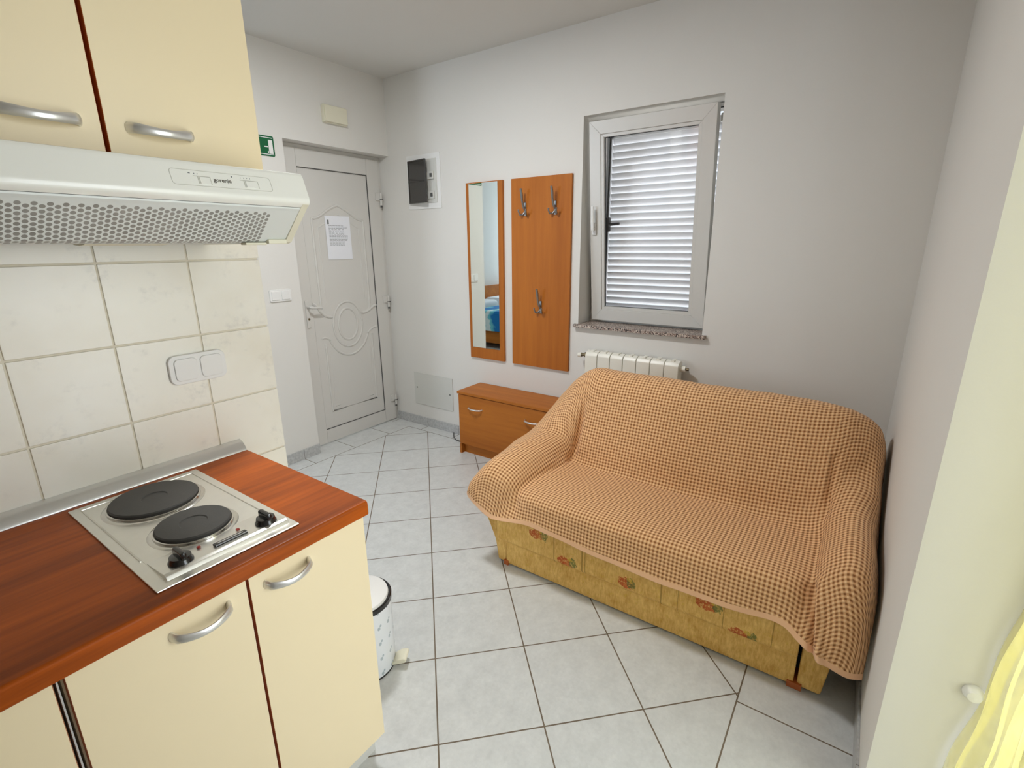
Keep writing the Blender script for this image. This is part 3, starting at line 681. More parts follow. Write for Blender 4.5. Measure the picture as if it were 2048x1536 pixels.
def base_cab(x0, x1, label, hx, first):
    e = empty('base_cabinet', ((x0 + x1) / 2, 1.25, 0), label, 'cabinet', None)
    MB().box(x0, x1, KF + 0.02, 1.50, 0.10, WT0, 0).build('carcass', 'cream', e)
    d = MB().box(x0 + 0.0025, x1 - 0.0025, KF, KF + 0.018, 0.108, WT0 - 0.004, 0.001)
    dd = d.build('door', 'edging', e)
    MB().box(x0 + 0.0032, x1 - 0.0032, KF - 0.0008, KF, 0.1085, WT0 - 0.0045).build('door_face', 'cream', dd)
    if hx: bow_handle(hx[0], hx[1], 0.762, KF - 0.001, dd)
    MB().box(x0, x1, KF + 0.055, KF + 0.07, 0.0, 0.10).build('plinth', 'greyplate', e)
    return e
base_cab(0.3965, 0.692, 'cream base cabinet at the free end of the worktop, nearest the pedal bin', (0.430, 0.534), True)
base_cab(0.104, 0.3965, 'cream base cabinet under the hob, in the middle of the row', (0.252, 0.357), False)
base_cab(-0.5, 0.0945, 'cream base cabinet at the lower left corner, left of the one under the hob', None, False)
tag(MB().box(0.0968, 0.0992, KF + 0.008, 1.48, 0.0, WT0 - 0.001).build('filler_strip', 'alu'), 'narrow grey filler strip between the two left cream base cabinets', 'strip')

# hob (domino, two plates)
hb = empty('electric_hob', (0.396, 1.225, WT1), 'stainless steel two plate electric hob set in the worktop', 'hob')
HX0, HX1, HY0, HY1 = 0.2545, 0.5385, 0.972, 1.474
z = WT1 + 0.0005
MB().box(HX0, HX1, HY0, HY1, z, z + 0.004, 0.0018).box(HX0 + 0.022, HX1 - 0.022, HY0 + 0.03, HY1 - 0.022, z + 0.002, z + 0.0045, 0.001).build('hob_plate', 'steel', hb)
rim = MB(); zt = z + 0.0045
rim.tube([(HX0 + 0.020, HY1 - 0.022, zt), (HX1 - 0.020, HY1 - 0.022, zt)], 0.0022, 8)
rim.tube([(HX0 + 0.020, HY0 + 0.13, zt), (HX0 + 0.020, HY1 - 0.022, zt)], 0.0014, 8).tube([(HX1 - 0.020, HY0 + 0.03, zt), (HX1 - 0.020, HY1 - 0.022, zt)], 0.0014, 8)
rim.build('pressed_rim', 'steel', hb)
cp = MB().prism([(HY0 + 0.018, z + 0.003), (HY0 + 0.024, z + 0.011), (HY0 + 0.032, z + 0.013), (HY0 + 0.115, z + 0.0048), (HY0 + 0.115, z + 0.003)], 'x', HX0 + 0.024, HX1 - 0.012, 0.0012)
cp.build('control_fascia', 'steel', hb)
for (bx_, by_, br) in ((0.393, 1.352, 0.0925), (0.395, 1.150, 0.0745)):
    c0 = (bx_, by_, z + 0.004)
    rg = MB().lathe([(br + 0.014, 0), (br + 0.012, 0.002), (br + 0.004, 0.003), (br + 0.004, 0.008), (br + 0.001, 0.0085), (br, 0)], c0, 56).build('trim_ring', 'chrome', hb)
    MB().lathe([(br - 0.001, 0.001), (br - 0.0005, 0.013), (br - 0.003, 0.0155), (0.028, 0.0155), (0.026, 0.0135), (0.001, 0.0135)], c0, 56).build('hotplate', 'iron', hb)
for (kx, ky) in ((0.318, 1.026), (0.492, 1.026)):
    zk = z + 0.011
    kb = MB().lathe([(0.0225, 0), (0.0225, 0.006), (0.020, 0.010), (0.019, 0.016), (0.001, 0.018)], (kx, ky, zk - 0.003), 28)
    kb.box(kx - 0.006, kx + 0.006, ky - 0.021, ky + 0.021, zk + 0.008, zk + 0.026, 0.0045)
    kb.build('knob', 'black', hb)
for (kx, ky) in ((0.360, 1.048), (0.440, 1.048)):
    MB().lathe([(0.0042, 0), (0.0038, 0.002)], (kx, ky, z + 0.0105), 14).build('indicator_lamp', 'red', hb)
bd = MB().box(0.378, 0.446, 1.015, 1.028, z + 0.011, z + 0.0165, 0.002)
badge = bd.build('name_badge', 'black', hb)
MB().box(0.386, 0.438, 1.0205, 1.0225, z + 0.0164, z + 0.0169).build('badge_line', 'alu', badge)

# tiled wall sockets
so = empty('wall_socket', (0.613, YK, 1.09), 'white double socket with flap covers on the kitchen tiles above the hob', 'socket')
MB().prism(rr(0.538, 0.688, 1.088, 1.170, 0.020, 8), 'y', YK - 0.011, YK, 0.003).build('socket_frame', 'whiteplastic', so)
for x0 in (0.5505, 0.6175):
    MB().prism(rr(x0, x0 + 0.059, 1.098, 1.160, 0.012, 6), 'y', YK - 0.016, YK - 0.009, 0.003).build('flap_cover', 'whiteplastic', so)

# wall cabinets
UY = 1.190; UZ0, UZ1 = 1.615, 2.36
def wall_cab(x0, x1, label, hx):
    e = empty('wall_cabinet', ((x0 + x1) / 2, 1.36, UZ0), label, 'cabinet')
    MB().box(x0, x1, UY + 0.02, 1.53, UZ0 + 0.008, UZ1).build('carcass', 'edging', e)
    dd = MB().box(x0 + 0.0025, x1 - 0.0022, UY, UY + 0.018, UZ0 + 0.010, UZ1, 0.001).build('door', 'edging', e)
    MB().box(x0 + 0.0034, x1 - 0.0032, UY - 0.0008, UY, UZ0 + 0.0108, UZ1 - 0.001).build('door_face', 'cream', dd)
    bow_handle(hx[0], hx[1], 1.6665, UY - 0.001, dd)
wall_cab(0.395, 0.6935, 'cream wall cabinet above the cooker hood, nearest the entrance door', (0.432, 0.544))
wall_cab(-0.205, 0.393, 'cream wall cabinet cut by the left edge of the photo above the hood', (0.245, 0.360))

# ------------------------------------------------------------------ cooker hood
hd = empty('cooker_hood', (0.4, 1.3, 1.46), 'white slim cooker hood under the cream wall cabinets', 'cooker hood')
HXa, HXb = -0.2, 0.700
prof = [(1.530, 1.612), (1.068, 1.612), (1.058, 1.610), (1.053, 1.603), (1.037, 1.560), (1.036, 1.552), (1.039, 1.546), (1.048, 1.540), (1.060, 1.545), (1.53, 1.56)]
body = MB().prism(prof, 'x', HXa, HXb).build('hood_body', 'hoodwhite', hd, auto=35)
for xa_, xb_ in ((HXb - 0.0165, HXb), (HXa, HXa + 0.0165)):
    MB().prism([(1.045, 1.5415), (1.038, 1.546), (1.530, 1.58), (1.530, 1.464), (1.135, 1.464), (1.125, 1.467)], 'x', xa_, xb_, 0.0015).build('end_cheek', 'creamplastic', hd)
# perforated sheet with UV in metres along its length
fm = bmesh.new(); uvl = fm.loops.layers.uv.new('UVMap')
fp = [(1.052, 1.541), (1.052, 1.5365), (1.058, 1.532), (1.124, 1.4735), (1.128, 1.4705), (1.140, 1.4668), (1.160, 1.4660), (1.500, 1.4660)]
ln = [0.0]
for a, b in zip(fp, fp[1:]): ln.append(ln[-1] + math.dist(a, b))
x0, x1 = HXa + 0.0165, HXb - 0.0165
for i in range(len(fp) - 1):
    vs = [fm.verts.new((x0, *fp[i])), fm.verts.new((x1, *fp[i])), fm.verts.new((x1, *fp[i + 1])), fm.verts.new((x0, *fp[i + 1]))]
    fc = fm.faces.new(vs)
    for l, (u, v) in zip(fc.loops, ((x0 + 0.8, ln[i]), (x1 + 0.8, ln[i]), (x1 + 0.8, ln[i + 1]), (x0 + 0.8, ln[i + 1]))): l[uvl].uv = (u, v)
bmesh.ops.remove_doubles(fm, verts=fm.verts[:], dist=1e-5); bmesh.ops.recalc_face_normals(fm, faces=fm.faces[:])
me = bpy.data.meshes.new('filter_grille'); fm.to_mesh(me); fm.free()
fo = link('filter_grille', me, 'filter', hd)
sm = fo.modifiers.new('s', 'SOLIDIFY'); sm.thickness = 0.0015; sm.offset = 0
MB().tube([(x0, 1.0515, 1.5405), (x1, 1.0515, 1.5405)], 0.0012, 6).build('grille_gap', 'gasket', hd)
MB().box(0.640, 0.684, 1.118, 1.140, 1.4635, 1.4735, 0.002).box(0.592, 0.640, 1.126, 1.150, 1.4610, 1.4665, 0.002).build('filter_catch', 'creamplastic', hd)
MB().prism([(1.20, 1.4665), (1.205, 1.4635), (1.235, 1.4615), (1.265, 1.4635), (1.27, 1.4665)], 'x', 0.33, 0.47, 0.0005).build('lamp_lens', 'creamplastic', hd)
# control panel on the slanted front: local frame (a along x, b up the slope)
pA = Vector((0, 1.037, 1.560)); pB = Vector((0, 1.053, 1.603)); sl_ = (pB - pA).normalized(); nn = Vector((0, -sl_.z, sl_.y)).normalized()
def onf(x, b, off=0.0): q = pA + sl_ * b + nn * off; return Vector((x, q.y, q.z))
def fquad(mb, x0, x1, b0, b1, off=0.0006, th=0.0006):
    t = bmesh.new()
    lo = [t.verts.new(onf(x, b, -0.0004)) for (x, b) in ((x0, b0), (x1, b0), (x1, b1), (x0, b1))]
    hi = [t.verts.new(onf(x, b, off)) for (x, b) in ((x0, b0), (x1, b0), (x1, b1), (x0, b1))]
    t.faces.new(lo[::-1]); t.faces.new(hi)
    for i in range(4): t.faces.new((lo[i], lo[(i + 1) % 4], hi[(i + 1) % 4], hi[i]))
    mb._add(t)
def floop(mb, x0, x1, b0, b1, r, rad):
    pts = [onf(x, b, 0.0) for (x, b) in rr(x0, x1, b0, b1, r, 5)]; pts.append(pts[0]); mb.tube(pts, rad, 6, cap=False)
cpn = MB(); floop(cpn, 0.432, 0.6195, 0.0075, 0.0365, 0.006, 0.0005); cpo = cpn.build('control_panel', 'outline', hd)
for (a, b) in ((0.477, 0.500), (0.563, 0.592)):
    q = MB(); fquad(q, a - 0.007, b, 0.0255, 0.0265, 0.0004); fquad(q, a, a + 0.0016, 0.0115, 0.0255, 0.0004); fquad(q, b - 0.001, b, 0.0115, 0.0255, 0.0004)
    q.build('slider_slot', 'outline', hd)
    q = MB(); fquad(q, a + 0.003, b - 0.002, 0.012, 0.0245, 0.0016); q.build('slider_button', 'hoodwhite', hd)
for (a_, b_, c_, d_) in [(0.4625, 0.4660, 0.0300, 0.0318), (0.4720, 0.4735, 0.0295, 0.0315), (0.4780, 0.4790, 0.0295, 0.0315)] + [(0.5580 + k * 0.0062, 0.5590 + k * 0.0062, 0.0300, 0.0315 + 0.0003 * k) for k in range(4)]:
    q = MB(); fquad(q, a_, b_, c_, d_, 0.0003); q.build('printed_mark', 'ink', hd)
MB().lathe([(0.0015, 0), (0.0015, -0.0004)], onf(0.5410, 0.0310, 0.0), 12, 'y').build('indicator_light', 'ink', hd)
def text_mesh(txt, size, name, mat, parent, matrix):
    cu = bpy.data.curves.new(name, 'FONT'); cu.body = txt; cu.size = size; cu.extrude = 0.0002; cu.offset = size * 0.008; cu.align_x = 'CENTER'; cu.align_y = 'CENTER'
    to = bpy.data.objects.new('tmp_text', cu); COL.objects.link(to)
    bpy.context.view_layer.update()
    me = bpy.data.meshes.new_from_object(to.evaluated_get(bpy.context.evaluated_depsgraph_get()))
    bpy.data.objects.remove(to, do_unlink=True); me.transform(matrix); me.name = name
    return link(name, me, mat, parent)
c = onf(0.5215, 0.0215, 0.0003)
mt = Matrix(((1, 0, 0, c.x), (0, sl_.y, nn.y, c.y), (0, sl_.z, nn.z, c.z), (0, 0, 0, 1)))
text_mesh('gorenje', 0.0110, 'brand_lettering', 'logo', hd, mt)

# ------------------------------------------------------------------ pedal bin
pb = empty('pedal_bin', (0.89, 1.283, 0), 'small white pedal bin with tiny grey flowers beside the base cabinets', 'bin')
bm = bmesh.new(); uvl = bm.loops.layers.uv.new('UVMap'); n = 48; c0 = (0.89, 1.283)
pr = [(0.101, 0.004), (0.104, 0.012), (0.105, 0.27)]
for i in range(len(pr) - 1):
    for k in range(n):
        a0, a1 = 2 * math.pi * k / n, 2 * math.pi * (k + 1) / n
        vs = [bm.verts.new((c0[0] + r * math.cos(a), c0[1] + r * math.sin(a), h)) for (r, h, a) in ((pr[i][0], pr[i][1], a0), (pr[i][0], pr[i][1], a1), (pr[i + 1][0], pr[i + 1][1], a1), (pr[i + 1][0], pr[i + 1][1], a0))]
        fc = bm.faces.new(vs)
        for l, (a, h) in zip(fc.loops, ((a0, pr[i][1]), (a1, pr[i][1]), (a1, pr[i + 1][1]), (a0, pr[i + 1][1]))): l[uvl].uv = (a * 0.105, h)
bmesh.ops.remove_doubles(bm, verts=bm.verts[:], dist=1e-5); bmesh.ops.recalc_face_normals(bm, faces=bm.faces[:])
me = bpy.data.meshes.new('bin_body'); bm.to_mesh(me); bm.free(); link('bin_body', me, 'bin', pb, smooth=True)
MB().lathe([(0.1045, 0.268), (0.108, 0.270), (0.108, 0.286), (0.104, 0.288), (0.098, 0.286), (0.096, 0.27)], (0.89, 1.283, 0), 48).build('black_rim', 'black', pb)
MB().lathe([(0.102, 0.287), (0.103, 0.290), (0.101, 0.298), (0.090, 0.303), (0.06, 0.307), (0.001, 0.309)], (0.8835, 1.2835, 0), 48).build('bin_lid', 'whiteplastic', pb)
MB().lathe([(0.100, 0.0), (0.103, 0.001), (0.103, 0.006), (0.1, 0.008)], (0.89, 1.283, 0), 48).build('base_ring', 'black', pb)
ang = math.atan2(1.178 - 1.283, 0.962 - 0.89)
MB().prism([(-0.006, 0.014), (0.024, 0.034), (0.046, 0.040), (0.055, 0.033), (0.050, 0.020), (0.022, 0.014), (-0.006, 0.006)], 'y', -0.027, 0.027, 0.005).xf(Matrix.Translation((0.89, 1.283, 0.002)) @ Matrix.Rotation(ang, 4, 'Z') @ Matrix.Translation((0.098, 0, 0))).build('pedal', 'creamplastic', pb)

# ------------------------------------------------------------------ sofa
sf = empty('sofa', (2.05, 0.61, 0), 'mustard two seat sofa bed in the corner under a tan throw', 'sofa')
MB().box(1.645, 2.30, 0.004, 1.200, 0.010, 0.121, 0.003).build('base_panel', 'sofa_plain', sf)
MB().prism([(1.640, 0.124), (1.626, 0.142), (1.622, 0.30), (1.640, 0.328), (1.685, 0.352), (2.00, 0.360), (2.05, 0.124)], 'y', 0.004, 1.238, 0.004).build('seat_cushion', 'sofa_motif', sf, auto=60)
la = [(1.205, 0.010), (1.248, 0.010), (1.264, 0.11), (1.300, 0.19), (1.336, 0.26), (1.335, 0.34), (1.318, 0.395), (1.285, 0.425), (1.220, 0.428), (1.175, 0.400), (1.160, 0.36), (1.16, 0.30), (1.19, 0.20)]
MB().prism(la, 'x', 1.648, 2.45, 0.006).build('armrest', 'sofa_plain', sf, auto=60)
rb = [(-0.006, 0.010), (-0.076, 0.010), (-0.088, 0.12), (-0.112, 0.22), (-0.138, 0.30), (-0.146, 0.38), (-0.135, 0.410), (-0.105, 0.425), (-0.08, 0.425), (-0.060, 0.400), (-0.045, 0.35), (-0.035, 0.28), (-0.006, 0.20)]
MB().prism(rb, 'x', 1.648, 2.45, 0.006).build('armrest', 'sofa_plain', sf, auto=60)
MB().prism([(2.06, 0.36), (2.225, 0.750), (2.26, 0.780), (2.33, 0.785), (2.40, 0.755), (2.46, 0.50), (2.50, 0.40), (2.50, 0.06), (2.30, 0.06), (2.2, 0.36)], 'y', 0.0, 1.10, 0.012).build('backrest', 'sofa_plain', sf, auto=60)
for (x0, y0, w_) in ((1.639, 1.186, 0.026), (1.639, -0.022, 0.045), (2.36, 1.19, 0.06), (2.36, -0.06, 0.07)):
    MB().box(x0, x0 + 0.08, y0, y0 + w_, 0, 0.024, 0.002).build('foot', 'footwood', sf)

# ------------------------------------------------------------------ throw over the sofa
# control net: rows from the front hem over the seat and the back; columns from the left (door side) to the right wall
NET = [
 # front hem (measured)
 [(1.60, 1.390, .345), (1.585, 1.378, .335), (1.575, 1.350, .322), (1.575, 1.31, .298), (1.57, 1.24, .272), (1.578, 1.19, .268),
  (1.592, 1.02, .285), (1.592, .79, .262), (1.592, .61, .252), (1.592, .44, .247), (1.592, .20, .252),
  (1.590, .07, .266), (1.580, .015, .238), (1.566, -.035, .212), (1.560, -.085, .196), (1.568, -.130, .182), (1.600, -.166, .172)],
 # front face
 [(1.605, 1.372, .36), (1.582, 1.368, .372), (1.580, 1.342, .385), (1.585, 1.30, .370), (1.592, 1.22, .345), (1.608, 1.155, .325),
  (1.602, 1.02, .340), (1.602, .79, .322), (1.602, .61, .318), (1.602, .44, .315), (1.602, .20, .315),
  (1.604, .07, .318), (1.612, .01, .300), (1.590, -.045, .305), (1.578, -.090, .310), (1.590, -.135, .305), (1.625, -.168, .280)],
 # front edge of seat and arms
 [(1.63, 1.375, .38), (1.612, 1.362, .408), (1.610, 1.322, .444), (1.612, 1.27, .462), (1.622, 1.185, .430), (1.636, 1.125, .392),
  (1.620, 1.02, .393), (1.618, .79, .388), (1.618, .61, .386), (1.618, .44, .385), (1.620, .20, .386),
  (1.630, .065, .388), (1.655, .005, .382), (1.635, -.040, .435), (1.622, -.090, .470), (1.632, -.135, .455), (1.67, -.168, .38)],
 [(1.70, 1.378, .39), (1.70, 1.366, .432), (1.69, 1.325, .478), (1.69, 1.265, .508), (1.69, 1.175, .478), (1.69, 1.105, .412),
  (1.68, 1.02, .408), (1.68, .79, .408), (1.68, .61, .407), (1.68, .44, .407), (1.68, .20, .407),
  (1.69, .065, .408), (1.70, .006, .412), (1.69, -.040, .475), (1.69, -.090, .515), (1.70, -.138, .495), (1.72, -.169, .40)],
 [(1.85, 1.385, .39), (1.85, 1.372, .442), (1.85, 1.328, .496), (1.85, 1.255, .526), (1.85, 1.160, .500), (1.85, 1.090, .425),
  (1.85, 1.00, .410), (1.85, .79, .408), (1.85, .61, .406), (1.85, .44, .406), (1.85, .21, .407),
  (1.85, .080, .410), (1.85, .012, .420), (1.85, -.035, .485), (1.85, -.090, .528), (1.85, -.142, .505), (1.86, -.170, .41)],
 [(1.96, 1.400, .40), (1.96, 1.388, .450), (1.96, 1.338, .500), (1.97, 1.245, .532), (1.975, 1.145, .505), (1.98, 1.083, .425),
  (1.985, 1.02, .408), (1.99, .79, .404), (1.99, .61, .402), (1.99, .44, .402), (1.985, .22, .406),
  (1.98, .095, .415), (1.97, .020, .435), (1.96, -.030, .500), (1.96, -.088, .536), (1.96, -.142, .510), (1.96, -.170, .41)],
 # crease
 [(2.04, 1.398, .40), (2.04, 1.386, .455), (2.05, 1.335, .510), (2.06, 1.238, .545), (2.065, 1.130, .525), (2.065, 1.076, .440),
  (2.050, 1.02, .418), (2.040, .79, .412), (2.040, .61, .410), (2.040, .44, .414), (2.036, .22, .432),
  (2.035, .090, .452), (2.035, .020, .480), (2.04, -.030, .530), (2.04, -.085, .556), (2.04, -.142, .525), (2.04, -.170, .42)],
 [(2.12, 1.395, .40), (2.12, 1.382, .465), (2.14, 1.325, .535), (2.14, 1.225, .590), (2.115, 1.135, .600), (2.115, 1.075, .560),
  (2.090, 1.02, .530), (2.078, .79, .522), (2.075, .61, .520), (2.075, .44, .525), (2.078, .22, .540),
  (2.085, .080, .560), (2.090, .010, .580), (2.12, -.040, .600), (2.14, -.090, .605), (2.13, -.145, .570), (2.12, -.171, .44)],
 [(2.21, 1.390, .42), (2.21, 1.365, .505), (2.22, 1.305, .590), (2.215, 1.220, .660), (2.180, 1.140, .690), (2.165, 1.066, .690),
  (2.140, 1.00, .665), (2.130, .79, .655), (2.130, .61, .650), (2.130, .44, .655), (2.135, .22, .665),
  (2.140, .085, .680), (2.150, .005, .692), (2.18, -.055, .692), (2.21, -.105, .672), (2.21, -.148, .620), (2.21, -.171, .48)],
 [(2.29, 1.378, .45), (2.29, 1.340, .560), (2.285, 1.275, .662), (2.26, 1.200, .738), (2.235, 1.130, .780), (2.215, 1.060, .795),
  (2.198, .98, .790), (2.192, .79, .785), (2.192, .61, .782), (2.192, .44, .785), (2.195, .22, .790),
  (2.200, .095, .790), (2.215, .010, .782), (2.24, -.055, .764), (2.27, -.110, .728), (2.29, -.150, .660), (2.29, -.171, .52)],
 # ridge
 [(2.36, 1.365, .47), (2.36, 1.322, .590), (2.35, 1.255, .695), (2.33, 1.185, .775), (2.31, 1.115, .820), (2.285, 1.050, .836),
  (2.275, .97, .836), (2.270, .79, .834), (2.270, .61, .832), (2.270, .44, .832), (2.275, .22, .832),
  (2.280, .095, .830), (2.29, .005, .820), (2.31, -.055, .800), (2.33, -.112, .762), (2.36, -.152, .690), (2.36, -.171, .55)],
 [(2.42, 1.355, .47), (2.42, 1.308, .580), (2.41, 1.245, .680), (2.40, 1.180, .755), (2.39, 1.110, .798), (2.375, 1.050, .815),
  (2.370, .97, .815), (2.37, .79, .815), (2.37, .61, .813), (2.37, .44, .813), (2.37, .22, .812),
  (2.38, .095, .808), (2.39, .005, .796), (2.40, -.055, .776), (2.41, -.112, .740), (2.42, -.152, .68), (2.42, -.171, .55)],
 [(2.50, 1.350, .46), (2.50, 1.305, .56), (2.50, 1.245, .65), (2.49, 1.180, .70), (2.49, 1.110, .735), (2.48, 1.050, .745),
  (2.48, .97, .745), (2.48, .79, .745), (2.48, .61, .745), (2.48, .44, .745), (2.48, .22, .743),
  (2.48, .095, .74), (2.49, .005, .73), (2.49, -.055, .71), (2.50, -.112, .68), (2.50, -.152, .63), (2.50, -.171, .54)],
 [(2.55, y, .50) for y in (1.34, 1.30, 1.245, 1.18, 1.11, 1.05, .97, .79, .61, .44, .22, .095, .005, -.055, -.112, -.150, -.17)],
]
def cr(p0, p1, p2, p3, t):
    return tuple(0.5 * (2 * b + (c - a) * t + (2 * a - 5 * b + 4 * c - d) * t * t + (3 * b - a - 3 * c + d) * t ** 3) for a, b, c, d in zip(p0, p1, p2, p3))
def up(seq, k):
    out = []; n = len(seq)
    for i in range(n - 1):
        p0 = seq[max(i - 1, 0)]; p3 = seq[min(i + 2, n - 1)]
        for j in range(k): out.append(cr(p0, seq[i], seq[i + 1], p3, j / k))
    out.append(seq[-1]); return out
K1, K2 = 9, 9
g1 = [up(r, K1) for r in NET]
cols = [up([g1[i][j] for i in range(len(g1))], K2) for j in range(len(g1[0]))]
NR, NC = len(cols[0]), len(cols)
G = [[Vector(cols[j][i]) for j in range(NC)] for i in range(NR)]
from mathutils import noise as mn
def clampw(p): return Vector((p.x, max(p.y, -0.172), p.z))
G2 = [[None] * NC for _ in range(NR)]
for i in range(NR):
    for j in range(NC):
        a = G[min(i + 1, NR - 1)][j] - G[max(i - 1, 0)][j]; b = G[i][min(j + 1, NC - 1)] - G[i][max(j - 1, 0)]
        nrm = a.cross(b)
        nrm = nrm.normalized() if nrm.length > 1e-9 else Vector((0, 0, 1))
        if nrm.z + nrm.x * -0.3 < 0: nrm = -nrm
        p = G[i][j]
        d = 0.0045 * mn.noise(p * 7) + 0.0022 * mn.noise(p * 19 + Vector((5, 1, 2)))
        fr_ = max(0, 1 - i / 22.0)                                   # soft flutes near the front hem
        d += 0.006 * fr_ * math.sin(p.y * 26 + 1.3) * (0.4 + 0.6 * mn.noise(Vector((p.y * 4, 0, 3))))
        # pleats running from the right arm to the hem
        if i < 24 and p.y < 0.08:
            tt = (p.y - (0.006 - 0.0016 * (24 - i))); d -= 0.026 * math.exp(-(tt / 0.009) ** 2) * min(1, (26 - i) / 14)
            d += 0.015 * math.exp(-((tt + 0.020) / 0.011) ** 2) * min(1, (26 - i) / 14)
        if p.x < 2.0 and i > 4:
            fade = min(1.0, (i - 4) / 10) * min(1.0, (2.0 - p.x) / 0.1)
            d -= 0.013 * fade * math.exp(-((p.y - (1.128 - 0.14 * (p.x - 1.62))) / 0.012) ** 2)
            d -= 0.010 * fade * math.exp(-((p.y - 0.004) / 0.012) ** 2)
        # small tuck where the seat meets the back
        d += 0.010 * math.exp(-((p.y - 0.30 - 0.3 * (p.x - 2.03)) / 0.02) ** 2) * math.exp(-((p.x - 2.05) / 0.06) ** 2)
        # creases where the arms meet the back
        kx = min(1.0, max(0.0, (p.x - 1.98) / 0.05)) * min(1.0, max(0.0, (2.19 - p.x) / 0.06))
        if p.z < 0.68: d -= 0.022 * kx * (math.exp(-((p.y - 1.078) / 0.011) ** 2) + 0.7 * math.exp(-((p.y + 0.002) / 0.012) ** 2))
        G2[i][j] = clampw(p + nrm * d)
bm = bmesh.new(); uvl = bm.loops.layers.uv.new('UVMap'); hl = bm.verts.layers.float.new('hem')
ic = 60
U = [[0.0] * NC for _ in range(NR)]; Vv = [[0.0] * NC for _ in range(NR)]; jc = NC // 2
base_v = [0.0]
for i in range(1, NR): base_v.append(base_v[-1] + (G[i][jc] - G[i - 1][jc]).length)
for i in range(NR):
    for j in range(jc + 1, NC): U[i][j] = U[i][j - 1] + (G[i][j] - G[i][j - 1]).length
    for j in range(jc - 1, -1, -1): U[i][j] = U[i][j + 1] - (G[i][j] - G[i][j + 1]).length
i0 = 50
for j in range(NC):
    for i in range(i0 + 1, NR): Vv[i][j] = Vv[i - 1][j] + (G[i][j] - G[i - 1][j]).length
    for i in range(i0 - 1, -1, -1): Vv[i][j] = Vv[i + 1][j] - (G[i][j] - G[i + 1][j]).length
vt = [[bm.verts.new(G2[i][j]) for j in range(NC)] for i in range(NR)]
for i in range(NR):
    for j in range(NC):
        dist = min(Vv[i][j] - Vv[0][j], U[i][j] - U[i][0])
        vt[i][j][hl] = max(0.0, 1.0 - dist / 0.020 * 0.5)
for i in range(NR - 1):
    for j in range(NC - 1):
        fc = bm.faces.new((vt[i][j], vt[i][j + 1], vt[i + 1][j + 1], vt[i + 1][j]))
        for l, (a, b) in zip(fc.loops, ((i, j), (i, j + 1), (i + 1, j + 1), (i + 1, j))): l[uvl].uv = (U[a][b], Vv[a][b])
bmesh.ops.recalc_face_normals(bm, faces=bm.faces[:])
me = bpy.data.meshes.new('throw_blanket'); bm.to_mesh(me); bm.free()
tb = link('throw_blanket', me, 'throw', smooth=True)
sb = tb.modifiers.new('sub', 'SUBSURF'); sb.levels = 1; sb.render_levels = 1
so_ = tb.modifiers.new('solid', 'SOLIDIFY'); so_.thickness = 0.004; so_.offset = 0
tag(tb, 'tan waffle weave throw draped over the whole sofa', 'blanket')

# ------------------------------------------------------------------ balcony door side: curtain, stop, frame
bd_ = empty('door_2', (0.25, -0.46, 0), kind='structure')
MB().box(0.45, 0.52, -0.48, -0.42, 0, 2.2, 0.003).box(1.205, 1.275, -0.48, -0.42, 0, 2.2, 0.003).box(0.52, 1.205, -0.48, -0.42, 2.13, 2.2, 0.003).build('door_frame', 'pvc', bd_)
ct = bmesh.new(); nx, nz = 90, 60; gv = []
for k in range(nz + 1):
    z = 0.03 + 2.1 * k / nz; row = []
    xr = 1.268 - 0.0 if z > 0.75 else 1.268
    for i in range(nx + 1):
        t_ = i / nx; x = 0.93 + (xr - 0.93) * t_
        edge = 0.0
        y = -0.336 - 0.085 * (z - 0.5) * (t_ ** 2) + 0.010 * math.sin(x * 95 + 0.6 * math.sin(z * 3)) + 0.006 * math.sin(x * 41 + z * 5) + 0.004 * math.sin(z * 22) * t_
        row.append(ct.verts.new((x, max(y, -0.415), z)))
    gv.append(row)
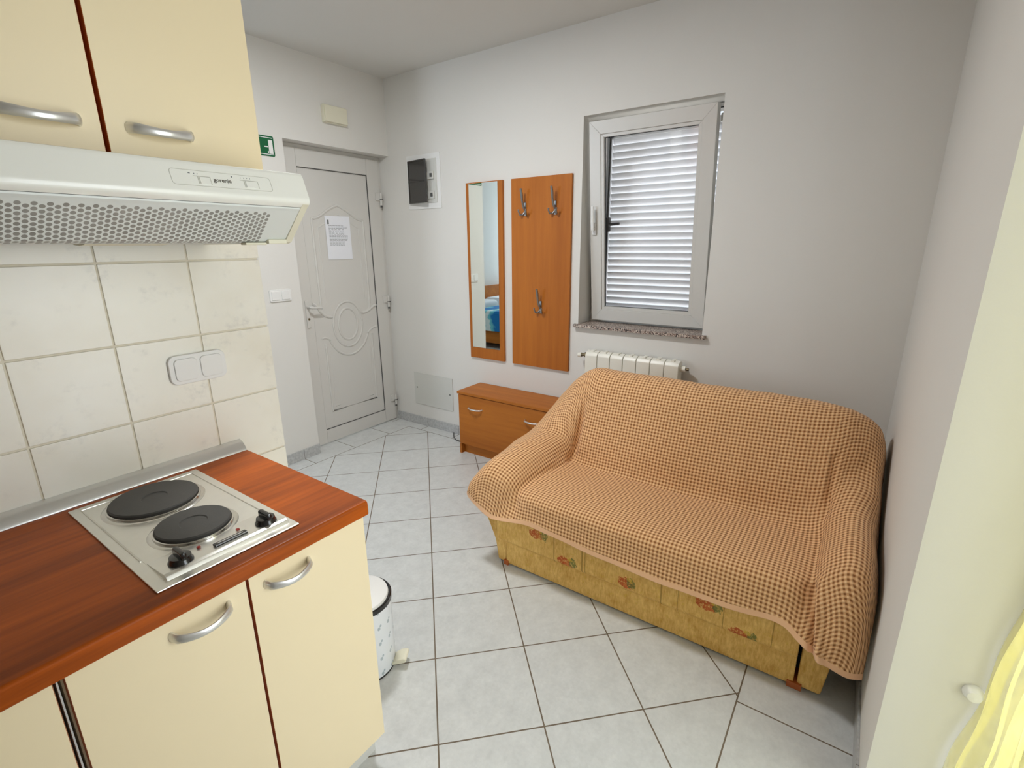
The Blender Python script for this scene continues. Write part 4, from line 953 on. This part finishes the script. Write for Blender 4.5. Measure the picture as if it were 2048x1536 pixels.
for k in range(nz):
    for i in range(nx): ct.faces.new((gv[k][i], gv[k][i + 1], gv[k + 1][i + 1], gv[k + 1][i]))
me = bpy.data.meshes.new('curtain'); ct.to_mesh(me); ct.free()
co = link('curtain', me, 'curtain', smooth=True); tag(co, 'sheer yellow curtain hanging in the balcony door opening at the lower right', 'curtain')
tag(MB().lathe([(0.019, 0), (0.019, -0.006), (0.016, -0.010), (0.012, -0.018), (0.001, -0.020)], (1.275, -0.322, 0.512), 28, 'x').build('door_stop', 'whiteplastic'), 'round white stop on the door reveal behind the yellow curtain', 'door stop')

# ------------------------------------------------------------------ bedroom seen in the mirror
bw = struct(MB().box(-3.06, -3.02, 4.25, 5.15, 0.9, 0.96).box(-3.06, -3.02, 4.25, 5.15, 2.19, 2.25).box(-3.06, -3.02, 4.67, 4.73, 0.96, 2.19).build('window_2', 'pvc'))
be = empty('bed', (-0.9, 4.3, 0), 'beech bed frame seen in the wall mirror', 'bed')
MB().box(-1.70, -0.10, 3.28, 5.16, 0.08, 0.30, 0.004).build('bed_frame', 'beech_h', be)
MB().box(-1.72, -0.08, 5.16, 5.20, 0.0, 0.80, 0.006).build('headboard', 'beech_h', be)
for (x, y) in ((-1.68, 3.30), (-0.18, 3.30), (-1.68, 5.08), (-0.18, 5.08)): MB().box(x, x + 0.06, y, y + 0.06, 0, 0.08).build('leg', 'beech_h', be)
MB().box(-1.68, -0.12, 3.30, 5.15, 0.30, 0.46, 0.03, 3).build('mattress', 'sheet', be)
d = MB().box(-1.72, -0.075, 3.25, 4.70, 0.465, 0.54, 0.03, 4).box(-0.085, -0.06, 3.3, 4.65, 0.26, 0.50, 0.008)
tag(d.build('duvet', 'duvet'), 'turquoise and blue patterned duvet on the bed reflected in the mirror', 'duvet')
for k, (x0, lb) in enumerate(((-0.82, 'white pillow at the head of the reflected bed, nearer the doorway'), (-1.62, 'white pillow at the head of the reflected bed, farther from the doorway'))):
    tag(MB().box(x0, x0 + 0.66, 4.72, 5.14, 0.465, 0.62, 0.06, 5).build('pillow', 'sheet', auto=70), lb, 'pillow')
